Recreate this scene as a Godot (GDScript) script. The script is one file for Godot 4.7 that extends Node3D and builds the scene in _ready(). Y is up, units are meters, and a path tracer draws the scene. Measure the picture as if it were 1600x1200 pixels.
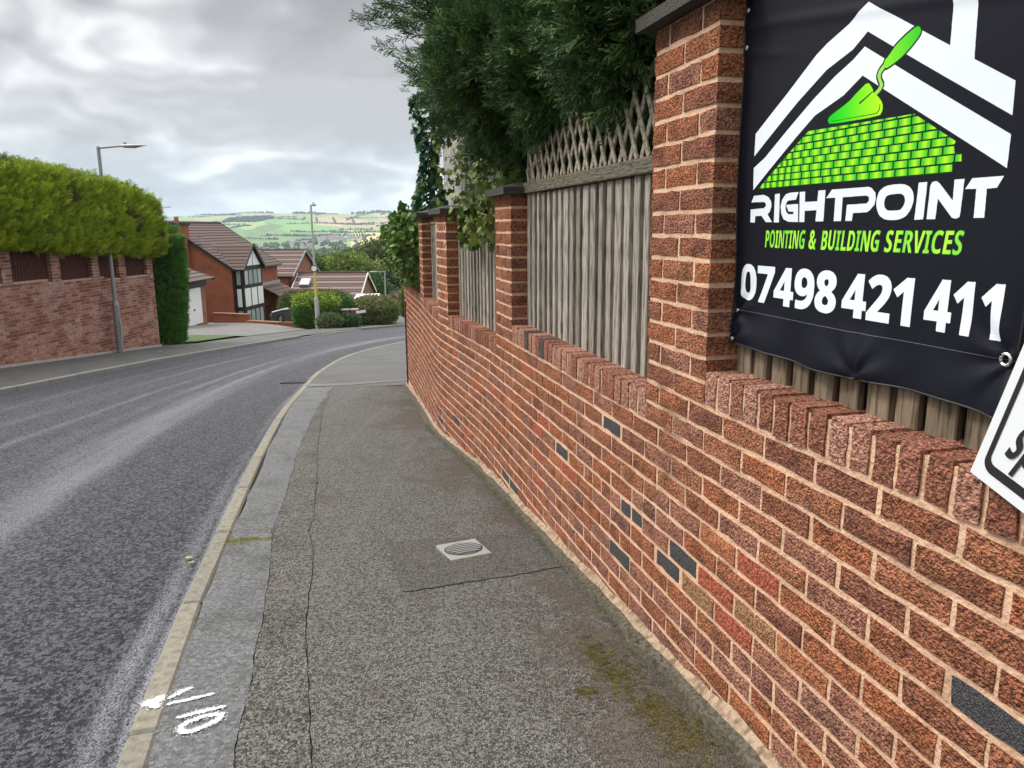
extends Node3D
# A brick garden wall with fence panels and an advertising banner beside a steep residential road under an overcast sky.
# y is up, metres; d is the distance ahead of the camera (z = -d). gy() is the level of the sloping pavement.

const EYE := 1.34
var M := {}
var taken := {}
var rng := RandomNumberGenerator.new()


func gy(x: float, d: float) -> float:
	return 0.012 * x - 0.082 * d


func on(x: float, d: float, h := 0.0) -> Vector3:
	return Vector3(x, gy(x, d) + h, -d)


func eye(x: float, y: float, d: float) -> Vector3:
	return Vector3(x, y + EYE, -d)


func lin(r: float, g: float, b: float) -> Color:
	return Color(r, g, b).linear_to_srgb()


# ---------------------------------------------------------------- textures and materials
func grad(stops: Array) -> Gradient:
	var g := Gradient.new()
	var off := PackedFloat32Array()
	var col := PackedColorArray()
	for s in stops:
		off.append(s[0])
		col.append(lin(s[1], s[2], s[3]))
	g.offsets = off
	g.colors = col
	return g


func ntex(seed_: int, freq: float, stops: Array, cellular := false, octaves := 4, size := 512) -> NoiseTexture2D:
	var n := FastNoiseLite.new()
	n.seed = seed_
	n.frequency = freq
	if cellular:
		n.noise_type = FastNoiseLite.TYPE_CELLULAR
		n.cellular_return_type = FastNoiseLite.RETURN_CELL_VALUE
		n.fractal_type = FastNoiseLite.FRACTAL_NONE if octaves < 2 else FastNoiseLite.FRACTAL_FBM
		n.fractal_octaves = octaves
		n.domain_warp_enabled = true
		n.domain_warp_amplitude = 0.45 / freq
		n.domain_warp_frequency = freq * 1.6
	else:
		n.noise_type = FastNoiseLite.TYPE_SIMPLEX_SMOOTH
		n.fractal_type = FastNoiseLite.FRACTAL_FBM
		n.fractal_octaves = octaves
	var t := NoiseTexture2D.new()
	t.width = size
	t.height = size
	t.seamless = true
	t.noise = n
	if stops.size():
		t.color_ramp = grad(stops)
	return t


func mat(c: Color, rough := 0.85, tex: Texture2D = null, tile := 1.0, bump: Texture2D = null, bump_cm := 0.3) -> StandardMaterial3D:
	var m := StandardMaterial3D.new()
	m.albedo_color = c
	m.roughness = rough
	m.metallic_specular = 0.4
	m.uv1_triplanar = true
	m.uv1_world_triplanar = true
	m.uv1_scale = Vector3.ONE / tile
	if tex:
		m.albedo_texture = tex
	if bump:
		m.heightmap_enabled = true
		m.heightmap_texture = bump
		m.heightmap_scale = bump_cm
	return m


func patches(m: StandardMaterial3D, tex: Texture2D, tile: float) -> void:
	m.detail_enabled = true
	m.detail_albedo = tex
	m.detail_blend_mode = BaseMaterial3D.BLEND_MODE_MUL
	m.detail_uv_layer = BaseMaterial3D.DETAIL_UV_2
	m.uv2_triplanar = true
	m.uv2_world_triplanar = true
	m.uv2_scale = Vector3.ONE / tile


func leaf_mat(c: Color, rough := 0.65) -> StandardMaterial3D:
	var m := StandardMaterial3D.new()
	m.albedo_color = c
	m.roughness = rough
	m.metallic_specular = 0.35
	m.vertex_color_use_as_albedo = true
	m.cull_mode = BaseMaterial3D.CULL_DISABLED
	m.backlight_enabled = true
	m.backlight = Color(0.35, 0.4, 0.2)
	return m


# ---------------------------------------------------------------- nodes
func numbered(called: String) -> String:
	taken[called] = taken.get(called, 0) + 1
	return called if taken[called] == 1 else "%s_%03d" % [called, taken[called] - 1]


func tag(o: Node, label: String, category: String, group := "") -> Node:
	o.set_meta("label", label)
	o.set_meta("category", category)
	if group:
		o.set_meta("group", group)
	return o


func thing(called: String, at: Vector3, label: String, category: String, group := "") -> Node3D:
	var o := Node3D.new()
	o.name = numbered(called)
	add_child(o)
	o.position = at
	tag(o, label, category, group)
	return o


func setting(called: String, mesh: Mesh, m: Material) -> MeshInstance3D:
	var o := MeshInstance3D.new()
	o.name = numbered(called)
	o.mesh = mesh
	o.material_override = null
	if m:
		o.mesh.surface_set_material(0, m)
	add_child(o)
	o.set_meta("kind", "structure")
	return o


func origin_of(p: Node) -> Vector3:
	var v := Vector3.ZERO
	while p and p != self:
		v += p.position
		p = p.get_parent()
	return v


# a part whose mesh was made in world coordinates
func part(called: String, mesh: Mesh, m: Material, parent: Node3D) -> MeshInstance3D:
	var o := MeshInstance3D.new()
	o.name = called
	o.mesh = mesh
	if m:
		o.set_surface_override_material(0, m)
	parent.add_child(o, true)
	o.position = -origin_of(parent)
	return o


# a part placed by a transform (shared meshes)
func placed(called: String, mesh: Mesh, m: Material, parent: Node3D, xf: Transform3D) -> MeshInstance3D:
	var o := MeshInstance3D.new()
	o.name = called
	o.mesh = mesh
	if m:
		o.set_surface_override_material(0, m)
	parent.add_child(o, true)
	xf.origin -= origin_of(parent)
	o.transform = xf
	return o


# ---------------------------------------------------------------- shapes
func begin() -> SurfaceTool:
	var st := SurfaceTool.new()
	st.begin(Mesh.PRIMITIVE_TRIANGLES)
	st.set_smooth_group(-1)
	return st


func done(st: SurfaceTool) -> ArrayMesh:
	st.generate_normals()
	return st.commit()


func tri(st: SurfaceTool, a: Vector3, b: Vector3, c: Vector3) -> void:
	st.add_vertex(a)
	st.add_vertex(b)
	st.add_vertex(c)


# a b c d run clockwise as seen from the front
func quad(st: SurfaceTool, a: Vector3, b: Vector3, c: Vector3, d: Vector3) -> void:
	tri(st, a, b, c)
	tri(st, a, c, d)


# chamfered box, centred on xf
func cbox(st: SurfaceTool, xf: Transform3D, size: Vector3, c := 0.0) -> void:
	var h := size * 0.5
	if c <= 0.0:
		var p := []
		for i in 8:
			p.append(xf * Vector3(h.x if i & 1 else -h.x, h.y if i & 2 else -h.y, h.z if i & 4 else -h.z))
		quad(st, p[6], p[7], p[5], p[4])
		quad(st, p[3], p[2], p[0], p[1])
		quad(st, p[7], p[3], p[1], p[5])
		quad(st, p[2], p[6], p[4], p[0])
		quad(st, p[2], p[3], p[7], p[6])
		quad(st, p[4], p[5], p[1], p[0])
		return
	c = minf(c, minf(h.x, minf(h.y, h.z)) * 0.9)
	var hull := []
	for s in 8:
		var sg := Vector3(1 if s & 1 else -1, 1 if s & 2 else -1, 1 if s & 4 else -1)
		hull.append([
			xf * Vector3(sg.x * h.x, sg.y * (h.y - c), sg.z * (h.z - c)),
			xf * Vector3(sg.x * (h.x - c), sg.y * h.y, sg.z * (h.z - c)),
			xf * Vector3(sg.x * (h.x - c), sg.y * (h.y - c), sg.z * h.z)])
	var mid := xf.origin
	var face := func(a: Vector3, b: Vector3, cc: Vector3, d: Vector3) -> void:
		if (b - a).cross(cc - a).dot((a + cc) * 0.5 - mid) > 0.0:
			quad(st, a, d, cc, b)
		else:
			quad(st, a, b, cc, d)
	face.call(hull[0][0], hull[2][0], hull[6][0], hull[4][0])
	face.call(hull[1][0], hull[3][0], hull[7][0], hull[5][0])
	face.call(hull[0][1], hull[1][1], hull[5][1], hull[4][1])
	face.call(hull[2][1], hull[3][1], hull[7][1], hull[6][1])
	face.call(hull[0][2], hull[1][2], hull[3][2], hull[2][2])
	face.call(hull[4][2], hull[5][2], hull[7][2], hull[6][2])
	for e in [[0, 1, 1, 2], [2, 3, 1, 2], [4, 5, 1, 2], [6, 7, 1, 2], [0, 2, 0, 2], [1, 3, 0, 2], [4, 6, 0, 2], [5, 7, 0, 2], [0, 4, 0, 1], [1, 5, 0, 1], [2, 6, 0, 1], [3, 7, 0, 1]]:
		face.call(hull[e[0]][e[2]], hull[e[1]][e[2]], hull[e[1]][e[3]], hull[e[0]][e[3]])
	for s in 8:
		var a: Vector3 = hull[s][0]
		var b: Vector3 = hull[s][1]
		var d: Vector3 = hull[s][2]
		if (b - a).cross(d - a).dot(a - mid) > 0.0:
			tri(st, a, d, b)
		else:
			tri(st, a, b, d)


func box_mesh(size: Vector3, c := 0.0) -> ArrayMesh:
	var st := begin()
	cbox(st, Transform3D.IDENTITY, size, c)
	return done(st)


# a bar between two points
func bar(st: SurfaceTool, a: Vector3, b: Vector3, w: float, h: float, up := Vector3.UP, c := 0.0) -> void:
	var z := (b - a).normalized()
	if absf(z.dot(up)) > 0.98:
		up = Vector3.RIGHT
	var x := up.cross(z).normalized()
	var y := z.cross(x)
	cbox(st, Transform3D(Basis(x, y, z), (a + b) * 0.5), Vector3(w, h, (b - a).length()), c)


func tube(st: SurfaceTool, pts: Array, radii: Array, sides := 10, caps := true) -> void:
	var rings := []
	for i in pts.size():
		var dir: Vector3 = (pts[mini(i + 1, pts.size() - 1)] - pts[maxi(i - 1, 0)]).normalized()
		var ref := Vector3.UP if absf(dir.y) < 0.9 else Vector3.RIGHT
		var x := ref.cross(dir).normalized()
		var y := dir.cross(x)
		var ring := []
		for k in sides:
			var a := TAU * k / sides
			ring.append(pts[i] + (x * cos(a) + y * sin(a)) * radii[i])
		rings.append(ring)
	for i in pts.size() - 1:
		for k in sides:
			var k2 := (k + 1) % sides
			quad(st, rings[i][k], rings[i + 1][k], rings[i + 1][k2], rings[i][k2])
	if caps:
		for e in [0, pts.size() - 1]:
			for k in sides:
				var k2 := (k + 1) % sides
				if e == 0:
					tri(st, pts[0], rings[0][k], rings[0][k2])
				else:
					tri(st, pts[e], rings[e][k2], rings[e][k])


# a sheet over a polygon of (x, d), laid h above the pavement plane, facing up
func sheet(poly: PackedVector2Array, h: float) -> ArrayMesh:
	var st := begin()
	var idx := Geometry2D.triangulate_polygon(poly)
	for i in range(0, idx.size(), 3):
		var a := poly[idx[i]]
		var b := poly[idx[i + 1]]
		var c := poly[idx[i + 2]]
		if (b - a).cross(c - a) > 0.0:
			var s := b
			b = c
			c = s
		tri(st, on(a.x, a.y, h), on(b.x, b.y, h), on(c.x, c.y, h))
	return done(st)


# extrude polygon (local xy) along local z from z0 to z1
func prism(st: SurfaceTool, xf: Transform3D, poly: PackedVector2Array, z0: float, z1: float) -> void:
	var idx := Geometry2D.triangulate_polygon(poly)
	var ccw := not Geometry2D.is_polygon_clockwise(poly)
	for i in range(0, idx.size(), 3):
		var a := poly[idx[i]]
		var b := poly[idx[i + 1]]
		var c := poly[idx[i + 2]]
		if (b - a).cross(c - a) < 0.0:
			var s := b
			b = c
			c = s
		tri(st, xf * Vector3(a.x, a.y, z1), xf * Vector3(c.x, c.y, z1), xf * Vector3(b.x, b.y, z1))
		tri(st, xf * Vector3(a.x, a.y, z0), xf * Vector3(b.x, b.y, z0), xf * Vector3(c.x, c.y, z0))
	for i in poly.size():
		var a := poly[i]
		var b := poly[(i + 1) % poly.size()]
		if not ccw:
			var s := a
			a = b
			b = s
		quad(st, xf * Vector3(a.x, a.y, z1), xf * Vector3(b.x, b.y, z1), xf * Vector3(b.x, b.y, z0), xf * Vector3(a.x, a.y, z0))


func lerp_path(pts: Array, d: float) -> float:
	if d <= pts[0].y:
		return pts[0].x + (d - pts[0].y) * (pts[1].x - pts[0].x) / (pts[1].y - pts[0].y)
	for i in pts.size() - 1:
		if d <= pts[i + 1].y:
			var f: float = (d - pts[i].y) / (pts[i + 1].y - pts[i].y)
			# Catmull-Rom
			var p0: float = pts[maxi(i - 1, 0)].x
			var p3: float = pts[mini(i + 2, pts.size() - 1)].x
			return cubic_interpolate(pts[i].x, pts[i + 1].x, p0, p3, f)
	return pts[-1].x


func multi(called: String, mesh: Mesh, m: Material, places: Array, tints: Array, parent: Node3D) -> MultiMeshInstance3D:
	var mm := MultiMesh.new()
	mm.transform_format = MultiMesh.TRANSFORM_3D
	mm.use_colors = true
	mm.mesh = mesh
	mm.instance_count = places.size()
	for i in places.size():
		mm.set_instance_transform(i, places[i])
		mm.set_instance_color(i, tints[i])
	var o := MultiMeshInstance3D.new()
	o.name = called
	o.multimesh = mm
	o.material_override = m
	o.set_meta("kind", "stuff")
	parent.add_child(o, true)
	o.position = -origin_of(parent)
	return o


func _ready() -> void:
	rng.seed = 20240
	make_camera_and_light()
	make_materials()
	make_ground()
	make_road()
	make_near_wall()
	make_fences()
	make_banner()
	make_near_plants()
	make_left_side()
	make_houses()
	make_street_things()
	make_far_country()
	make_small_things()


func make_camera_and_light() -> void:
	var cam := Camera3D.new()
	cam.name = "camera"
	add_child(cam)
	cam.fov = 52.8
	cam.near = 0.05
	cam.far = 12000.0
	# pitched 11.44 degrees down, rolled half a degree
	cam.transform = Transform3D(Basis(Vector3.RIGHT, -0.1997) * Basis(Vector3.BACK, -0.00847), Vector3(0, EYE, 0))
	cam.current = true

	var sun := DirectionalLight3D.new()
	sun.name = "sun"
	add_child(sun)
	sun.light_energy = 0.5
	sun.light_angular_distance = 11.0
	sun.light_color = Color(1.0, 0.97, 0.93)
	sun.shadow_enabled = true
	sun.look_at_from_position(Vector3(-0.62, 0.72, -0.2) * 10.0, Vector3.ZERO)

	var env := Environment.new()
	env.background_mode = Environment.BG_SKY
	var sky := Sky.new()
	var sm := PanoramaSkyMaterial.new()
	sm.panorama = cloudy_sky()
	sky.sky_material = sm
	env.sky = sky
	env.tonemap_mode = Environment.TONE_MAPPER_LINEAR
	env.tonemap_exposure = 1.45
	env.sdfgi_enabled = true
	env.ssao_enabled = true
	env.ssil_enabled = true
	env.fog_enabled = true
	env.fog_density = 0.00011
	env.fog_light_color = Color(0.80, 0.87, 0.95)
	var we := WorldEnvironment.new()
	we.name = "world"
	we.environment = env
	add_child(we)


# An overcast sky: a broken grey deck over brighter haze, brighter overhead as overcast skies are.
func cloudy_sky() -> ImageTexture:
	var w := 1536
	var h := 768
	var n := FastNoiseLite.new()
	n.seed = 71
	n.frequency = 0.8
	n.fractal_octaves = 6
	n.fractal_gain = 0.55
	n.noise_type = FastNoiseLite.TYPE_SIMPLEX_SMOOTH
	var n2 := FastNoiseLite.new()
	n2.seed = 214
	n2.frequency = 0.33
	n2.fractal_octaves = 3
	n2.noise_type = FastNoiseLite.TYPE_SIMPLEX_SMOOTH
	var data := PackedFloat32Array()
	data.resize(w * h * 3)
	for y in h:
		var el := (0.5 - (y + 0.5) / h) * PI
		var up := sin(el)
		var ce := cos(el)
		var over := 0.41 + 0.9 * smoothstep(0.2, 0.95, up)
		var k := 1.0 / (maxf(up, 0.0) + 0.22)
		for x in w:
			var az := ((x + 0.5) / w - 0.5) * TAU
			var o := (y * w + x) * 3
			if y > h / 2 + 4:
				data[o] = 0.30
				data[o + 1] = 0.32
				data[o + 2] = 0.33
				continue
			var px := sin(az) * ce * k
			var pz := -cos(az) * ce * k
			var big := n2.get_noise_2d(px, pz)
			var wx := px + 0.35 * n2.get_noise_2d(px * 4.0 + 31.0, pz * 4.0)
			var wz := pz + 0.35 * n2.get_noise_2d(px * 4.0, pz * 4.0 + 77.0)
			var puff := n.get_noise_2d(wx, wz)
			var wisp := n.get_noise_2d(wx * 3.1 + 9.0, wz * 3.1)
			var v := 0.95 * big + 0.85 * puff + 0.30 * wisp
			var g := 0.5 + 0.5 * tanh(2.6 * v + 0.10)
			var lum := lerpf(lerpf(0.47, 0.24, smoothstep(0.15, 0.34, up)), 1.30, pow(g, 1.25)) + 0.07 * wisp
			var haze := 1.0 - smoothstep(0.0, 0.16, up)
			lum = lerpf(lum, 0.66, haze * 0.6)
			lum *= over * 2.08
			var warm := lerpf(0.955, 1.0, g)
			data[o] = lum * warm * (1.0 - 0.10 * haze)
			data[o + 1] = lum * lerpf(0.99, 1.0, g)
			data[o + 2] = lum * lerpf(1.035, 1.0, g) * (1.0 + 0.03 * haze)
	var im := Image.create_from_data(w, h, false, Image.FORMAT_RGBF, data.to_byte_array())
	return ImageTexture.create_from_image(im)


func make_materials() -> void:
	# asphalt aggregates
	var chips := ntex(3, 0.085, [[0.0, 0.07, 0.07, 0.072], [0.32, 0.22, 0.217, 0.212], [0.48, 0.42, 0.41, 0.395], [0.66, 0.68, 0.66, 0.63], [1.0, 1.0, 0.98, 0.94]], true, 2, 1024)
	var chips_relief := ntex(4, 0.075, [], false, 3, 1024)
	var coarse := ntex(8, 0.05, [[0.0, 0.04, 0.04, 0.045], [0.36, 0.16, 0.16, 0.165], [0.5, 0.42, 0.42, 0.43], [0.66, 0.8, 0.8, 0.81], [1.0, 1.0, 1.0, 1.0]], true, 2, 1024)
	var coarse_relief := ntex(9, 0.06, [], false, 3, 1024)
	var blotch := ntex(21, 0.008, [[0.0, 0.60, 0.58, 0.56], [0.45, 0.88, 0.87, 0.85], [1.0, 1.0, 1.0, 1.0]], false, 6, 512)
	var fine := ntex(40, 0.06, [[0.0, 0.6, 0.6, 0.6], [1.0, 1.0, 1.0, 1.0]], false, 5, 512)
	var fine_relief := ntex(41, 0.05, [], false, 5, 512)

	M.path = mat(lin(0.275, 0.268, 0.255), 0.9, chips, 0.62, chips_relief, 1.2)
	M.path_kerb_strip = mat(lin(0.235, 0.24, 0.243), 0.85, ntex(17, 0.09, [[0.0, 0.30, 0.30, 0.31], [0.6, 0.62, 0.62, 0.62], [1.0, 1.0, 1.0, 1.0]], true, 2, 512), 0.55, chips_relief, 0.5)
	patches(M.path_kerb_strip, blotch, 1.7)
	M.path_trench = mat(lin(0.26, 0.252, 0.238), 0.92, chips, 0.75, coarse_relief, 1.2)
	patches(M.path_trench, blotch, 2.3)
	M.path_patch = mat(lin(0.20, 0.19, 0.18), 0.9, chips, 0.5, chips_relief, 0.7)
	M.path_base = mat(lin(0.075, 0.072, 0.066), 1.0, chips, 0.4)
	M.far_path = mat(lin(0.175, 0.176, 0.176), 0.75, chips, 0.55)
	patches(M.far_path, blotch, 4.0)
	M.drive = mat(lin(0.29, 0.285, 0.28), 0.8, chips, 0.6)
	patches(M.drive, blotch, 5.0)

	M.road = mat(lin(0.115, 0.116, 0.130), 0.6, coarse, 0.8, coarse_relief, 1.6)
	M.road.metallic_specular = 0.32
	M.kerb = mat(lin(0.25, 0.228, 0.185), 0.9, ntex(51, 0.02, [[0.0, 0.42, 0.42, 0.42], [0.4, 0.75, 0.74, 0.70], [1.0, 1.0, 1.0, 1.0]], false, 7, 512), 0.5, fine_relief, 0.25)
	M.kerb_b = mat(lin(0.225, 0.208, 0.172), 0.9, ntex(52, 0.02, [[0.0, 0.42, 0.42, 0.42], [0.4, 0.75, 0.74, 0.70], [1.0, 1.0, 1.0, 1.0]], false, 7, 512), 0.5, fine_relief, 0.25)
	M.kerb_grey = mat(lin(0.25, 0.24, 0.22), 0.9, fine, 0.6)

	# brickwork
	var rust := ntex(61, 0.028, [[0.0, 0.08, 0.075, 0.08], [0.32, 0.30, 0.27, 0.27], [0.5, 0.66, 0.61, 0.58], [0.72, 1.0, 0.95, 0.9], [1.0, 1.0, 1.0, 1.0]], false, 6, 1024)
	var rust_relief := ntex(62, 0.05, [], false, 4, 1024)
	var soot := ntex(64, 0.02, [[0.0, 0.36, 0.35, 0.36], [0.38, 0.78, 0.77, 0.77], [0.55, 1.0, 1.0, 1.0], [1.0, 1.0, 1.0, 1.0]], false, 6, 512)
	M.bricks = []
	for c in [[0.56, 0.21, 0.105], [0.49, 0.19, 0.102], [0.60, 0.245, 0.128], [0.44, 0.175, 0.107], [0.56, 0.25, 0.165], [0.61, 0.22, 0.10], [0.48, 0.22, 0.155], [0.58, 0.285, 0.195]]:
		M.bricks.append(mat(lin(c[0], c[1], c[2]), 0.9, rust, 0.45, rust_relief, 1.5))
		patches(M.bricks[-1], soot, 1.3)
	M.brick_red = mat(lin(0.52, 0.145, 0.075), 0.85, rust, 0.42, rust_relief, 0.7)
	M.brick_orange = mat(lin(0.54, 0.21, 0.095), 0.85, rust, 0.42, rust_relief, 0.7)
	M.brick_buff = mat(lin(0.44, 0.24, 0.115), 0.9, rust, 0.42, rust_relief, 0.7)
	M.brick_dark = mat(lin(0.13, 0.132, 0.142), 0.8, rust, 0.25, rust_relief, 1.2)
	M.coping = []
	for c in [[0.50, 0.24, 0.17], [0.43, 0.18, 0.12], [0.56, 0.30, 0.22], [0.36, 0.145, 0.09], [0.52, 0.26, 0.185]]:
		M.coping.append(mat(lin(c[0], c[1], c[2]), 0.92, rust, 0.5, rust_relief, 1.0))
	M.mortar = mat(lin(0.74, 0.48, 0.32), 0.95, ntex(71, 0.03, [[0.0, 0.72, 0.70, 0.68], [1.0, 1.0, 1.0, 1.0]], false, 6, 512), 0.4, fine_relief, 0.35)
	patches(M.mortar, ntex(74, 0.016, [[0.0, 0.6, 0.58, 0.56], [0.36, 0.88, 0.86, 0.84], [0.55, 1.0, 1.0, 1.0], [1.0, 1.0, 1.0, 1.0]], false, 6, 512), 1.1)
	M.foot_mortar = mat(lin(0.40, 0.29, 0.205), 0.95, ntex(72, 0.02, [[0.0, 0.20, 0.20, 0.15], [0.42, 0.50, 0.48, 0.42], [0.55, 0.9, 0.88, 0.85], [1.0, 1.0, 1.0, 1.0]], false, 7, 512), 0.5, fine_relief, 0.8)
	M.foot_moss = mat(lin(0.12, 0.105, 0.085), 0.95, ntex(73, 0.025, [[0.0, 0.26, 0.30, 0.16], [0.40, 0.55, 0.56, 0.46], [0.55, 0.95, 0.93, 0.90], [1.0, 1.0, 1.0, 1.0]], false, 6, 512), 0.4, fine_relief, 0.8)
	M.cap = mat(lin(0.075, 0.068, 0.06), 0.9, fine, 0.3, fine_relief, 0.5)
	M.moss = leaf_mat(Color.WHITE, 0.95)

	# timber
	var grain := ntex(81, 0.02, [[0.0, 0.10, 0.095, 0.085], [0.3, 0.40, 0.38, 0.35], [0.52, 0.78, 0.75, 0.71], [1.0, 1.0, 0.98, 0.95]], false, 5, 512)
	var grain_relief := ntex(82, 0.03, [], false, 4, 512)
	M.boards = []
	for c in [[0.42, 0.39, 0.345], [0.35, 0.325, 0.285], [0.48, 0.45, 0.40], [0.29, 0.265, 0.23], [0.40, 0.36, 0.31]]:
		var b := mat(lin(c[0], c[1], c[2]), 0.9, grain, 1.0, grain_relief, 0.25)
		b.uv1_scale = Vector3(7.0, 0.55, 7.0)
		M.boards.append(b)
	M.brown_boards = []
	for c in [[0.24, 0.19, 0.135], [0.19, 0.15, 0.105], [0.27, 0.215, 0.155]]:
		var b := mat(lin(c[0], c[1], c[2]), 0.9, grain, 1.0, grain_relief, 0.25)
		b.uv1_scale = Vector3(7.0, 0.55, 7.0)
		M.brown_boards.append(b)
	M.rail = mat(lin(0.19, 0.175, 0.13), 0.95, grain, 1.0, grain_relief, 0.3)
	M.rail.uv1_scale = Vector3(1.2, 9.0, 1.2)
	M.lath = mat(lin(0.43, 0.38, 0.31), 0.9, grain, 0.3, grain_relief, 0.2)
	M.red_board = mat(lin(0.105, 0.028, 0.022), 0.8, grain, 1.0)
	M.red_board.uv1_scale = Vector3(4.0, 0.5, 4.0)

	# leaves and stems
	M.conifer = leaf_mat(Color.WHITE, 0.7)
	M.hedge = leaf_mat(Color.WHITE, 0.7)
	M.leaf = leaf_mat(Color.WHITE, 0.5)
	M.far_leaf = leaf_mat(Color.WHITE, 0.8)
	M.bark = mat(lin(0.11, 0.08, 0.055), 0.95, fine, 0.4, fine_relief, 1.5)

	# buildings
	var speck := ntex(91, 0.09, [[0.0, 0.35, 0.36, 0.38], [0.5, 0.75, 0.75, 0.75], [1.0, 1.0, 1.0, 1.0]], false, 3, 512)
	M.house_brick = mat(lin(0.43, 0.14, 0.075), 0.9, speck, 2.2)
	M.house_brick.uv1_scale = Vector3(0.42, 1.15, 0.42)
	patches(M.house_brick, blotch, 4.0)
	M.house_brick_b = mat(lin(0.40, 0.185, 0.11), 0.9, speck, 2.2)
	M.house_brick_b.uv1_scale = Vector3(0.42, 1.15, 0.42)
	patches(M.house_brick_b, blotch, 4.0)
	M.tile = mat(lin(0.135, 0.085, 0.07), 0.8, speck, 1.6)
	M.tile_b = mat(lin(0.115, 0.07, 0.06), 0.8, speck, 1.6)
	M.tile_pink = mat(lin(0.24, 0.165, 0.15), 0.8, speck, 1.6)
	M.black = mat(lin(0.02, 0.018, 0.017), 0.5)
	M.white = mat(lin(0.78, 0.78, 0.76), 0.5)
	M.grey_render = mat(lin(0.5, 0.49, 0.47), 0.95, ntex(95, 0.10, [[0.0, 0.12, 0.12, 0.13], [0.35, 0.45, 0.44, 0.43], [0.7, 0.85, 0.84, 0.8], [1.0, 1.0, 1.0, 1.0]], true, 1, 512), 0.7, ntex(95, 0.10, [], true, 1, 512), 0.8)
	M.lead = mat(lin(0.38, 0.37, 0.38), 0.6, fine, 1.0)
	M.curtain = mat(lin(0.55, 0.56, 0.52), 0.9)
	M.net = mat(lin(0.30, 0.31, 0.31), 0.9, speck, 0.8)
	M.glass = StandardMaterial3D.new()
	M.glass.albedo_color = Color(0.8, 0.85, 0.9, 0.18)
	M.glass.transparency = BaseMaterial3D.TRANSPARENCY_ALPHA
	M.glass.roughness = 0.05
	M.glass.metallic_specular = 0.7
	M.galv = mat(lin(0.33, 0.34, 0.34), 0.45, fine, 0.5)
	M.galv.metallic = 0.5
	M.pale_paint = mat(lin(0.50, 0.51, 0.48), 0.5, fine, 0.4)
	M.pale_paint_b = mat(lin(0.42, 0.43, 0.43), 0.5, fine, 0.5)
	M.yellow = mat(lin(0.52, 0.46, 0.13), 0.6)
	M.grass = mat(lin(0.075, 0.12, 0.03), 0.95, ntex(99, 0.05, [[0.0, 0.5, 0.55, 0.4], [1.0, 1.0, 1.0, 1.0]], false, 5, 512), 1.0)
	patches(M.grass, blotch, 9.0)
	M.iron = mat(lin(0.35, 0.35, 0.34), 0.6, fine, 0.1)
	M.iron_mid = mat(lin(0.14, 0.14, 0.14), 0.7, fine, 0.1)
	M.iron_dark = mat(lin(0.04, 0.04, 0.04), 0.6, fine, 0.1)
	M.concrete = mat(lin(0.36, 0.345, 0.31), 0.9, fine, 0.15, fine_relief, 0.2)
	M.steel = mat(lin(0.6, 0.6, 0.6), 0.3)
	M.steel.metallic = 0.8
	M.car_dark = mat(lin(0.03, 0.032, 0.036), 0.25)
	M.car_dark.clearcoat_enabled = true
	M.car_white = mat(lin(0.7, 0.7, 0.7), 0.3)
	M.car_glass = mat(lin(0.02, 0.024, 0.028), 0.08)


# ---------------------------------------------------------------- terrain
const PROFILE := [[-300.0, 24.0], [60.0, -5.3], [120.0, -13.0], [250.0, -28.0], [500.0, -44.0], [900.0, -52.0], [1250.0, -47.0], [1700.0, -40.0], [2200.0, -31.0], [2700.0, -4.0], [3100.0, 22.0], [3500.0, 48.0], [4000.0, 78.0], [4500.0, 82.0], [5200.0, 40.0], [8000.0, -40.0]]
var hill_noise := FastNoiseLite.new()


func terrain(x: float, d: float) -> float:
	var y := 0.0
	if d < 62.0:
		y = gy(x, d) - 0.35
		y -= 1.5 * smoothstep(43.6, 46.5, d) * smoothstep(-9.0, -12.0, x)
		y -= 0.8 * smoothstep(44.0, 60.0, d)
		return y
	for i in PROFILE.size() - 1:
		if d <= PROFILE[i + 1][0]:
			y = lerpf(PROFILE[i][1], PROFILE[i + 1][1], smoothstep(0.0, 1.0, (d - PROFILE[i][0]) / (PROFILE[i + 1][0] - PROFILE[i][0])) * 0.4 + 0.6 * (d - PROFILE[i][0]) / (PROFILE[i + 1][0] - PROFILE[i][0]))
			break
	y -= 1.1 + 0.0 * d
	var far := smoothstep(300.0, 1500.0, d)
	y += far * hill_noise.get_noise_2d(x, d) * 16.0
	# the ridge falls away to the left
	y -= smoothstep(2600.0, 4000.0, d) * 60.0 * smoothstep(-0.33, -0.62, x / d)
	return y


func terrain_mesh(ds: Array, us: Array, with_uv: bool) -> ArrayMesh:
	var st := SurfaceTool.new()
	st.begin(Mesh.PRIMITIVE_TRIANGLES)
	st.set_smooth_group(0)
	for i in ds.size():
		for j in us.size():
			var d: float = ds[i]
			var x: float = us[j] * (90.0 + maxf(d, 0.0))
			if with_uv:
				st.set_uv(Vector2((x + 2900.0) / 3200.0, (d - 1400.0) / 3600.0))
			st.add_vertex(Vector3(x, terrain(x, d), -d))
	var n := us.size()
	for i in ds.size() - 1:
		for j in n - 1:
			var a := i * n + j
			for k in [a, a + n, a + n + 1, a, a + n + 1, a + 1]:
				st.add_index(k)
	st.generate_normals()
	return st.commit()


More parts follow.
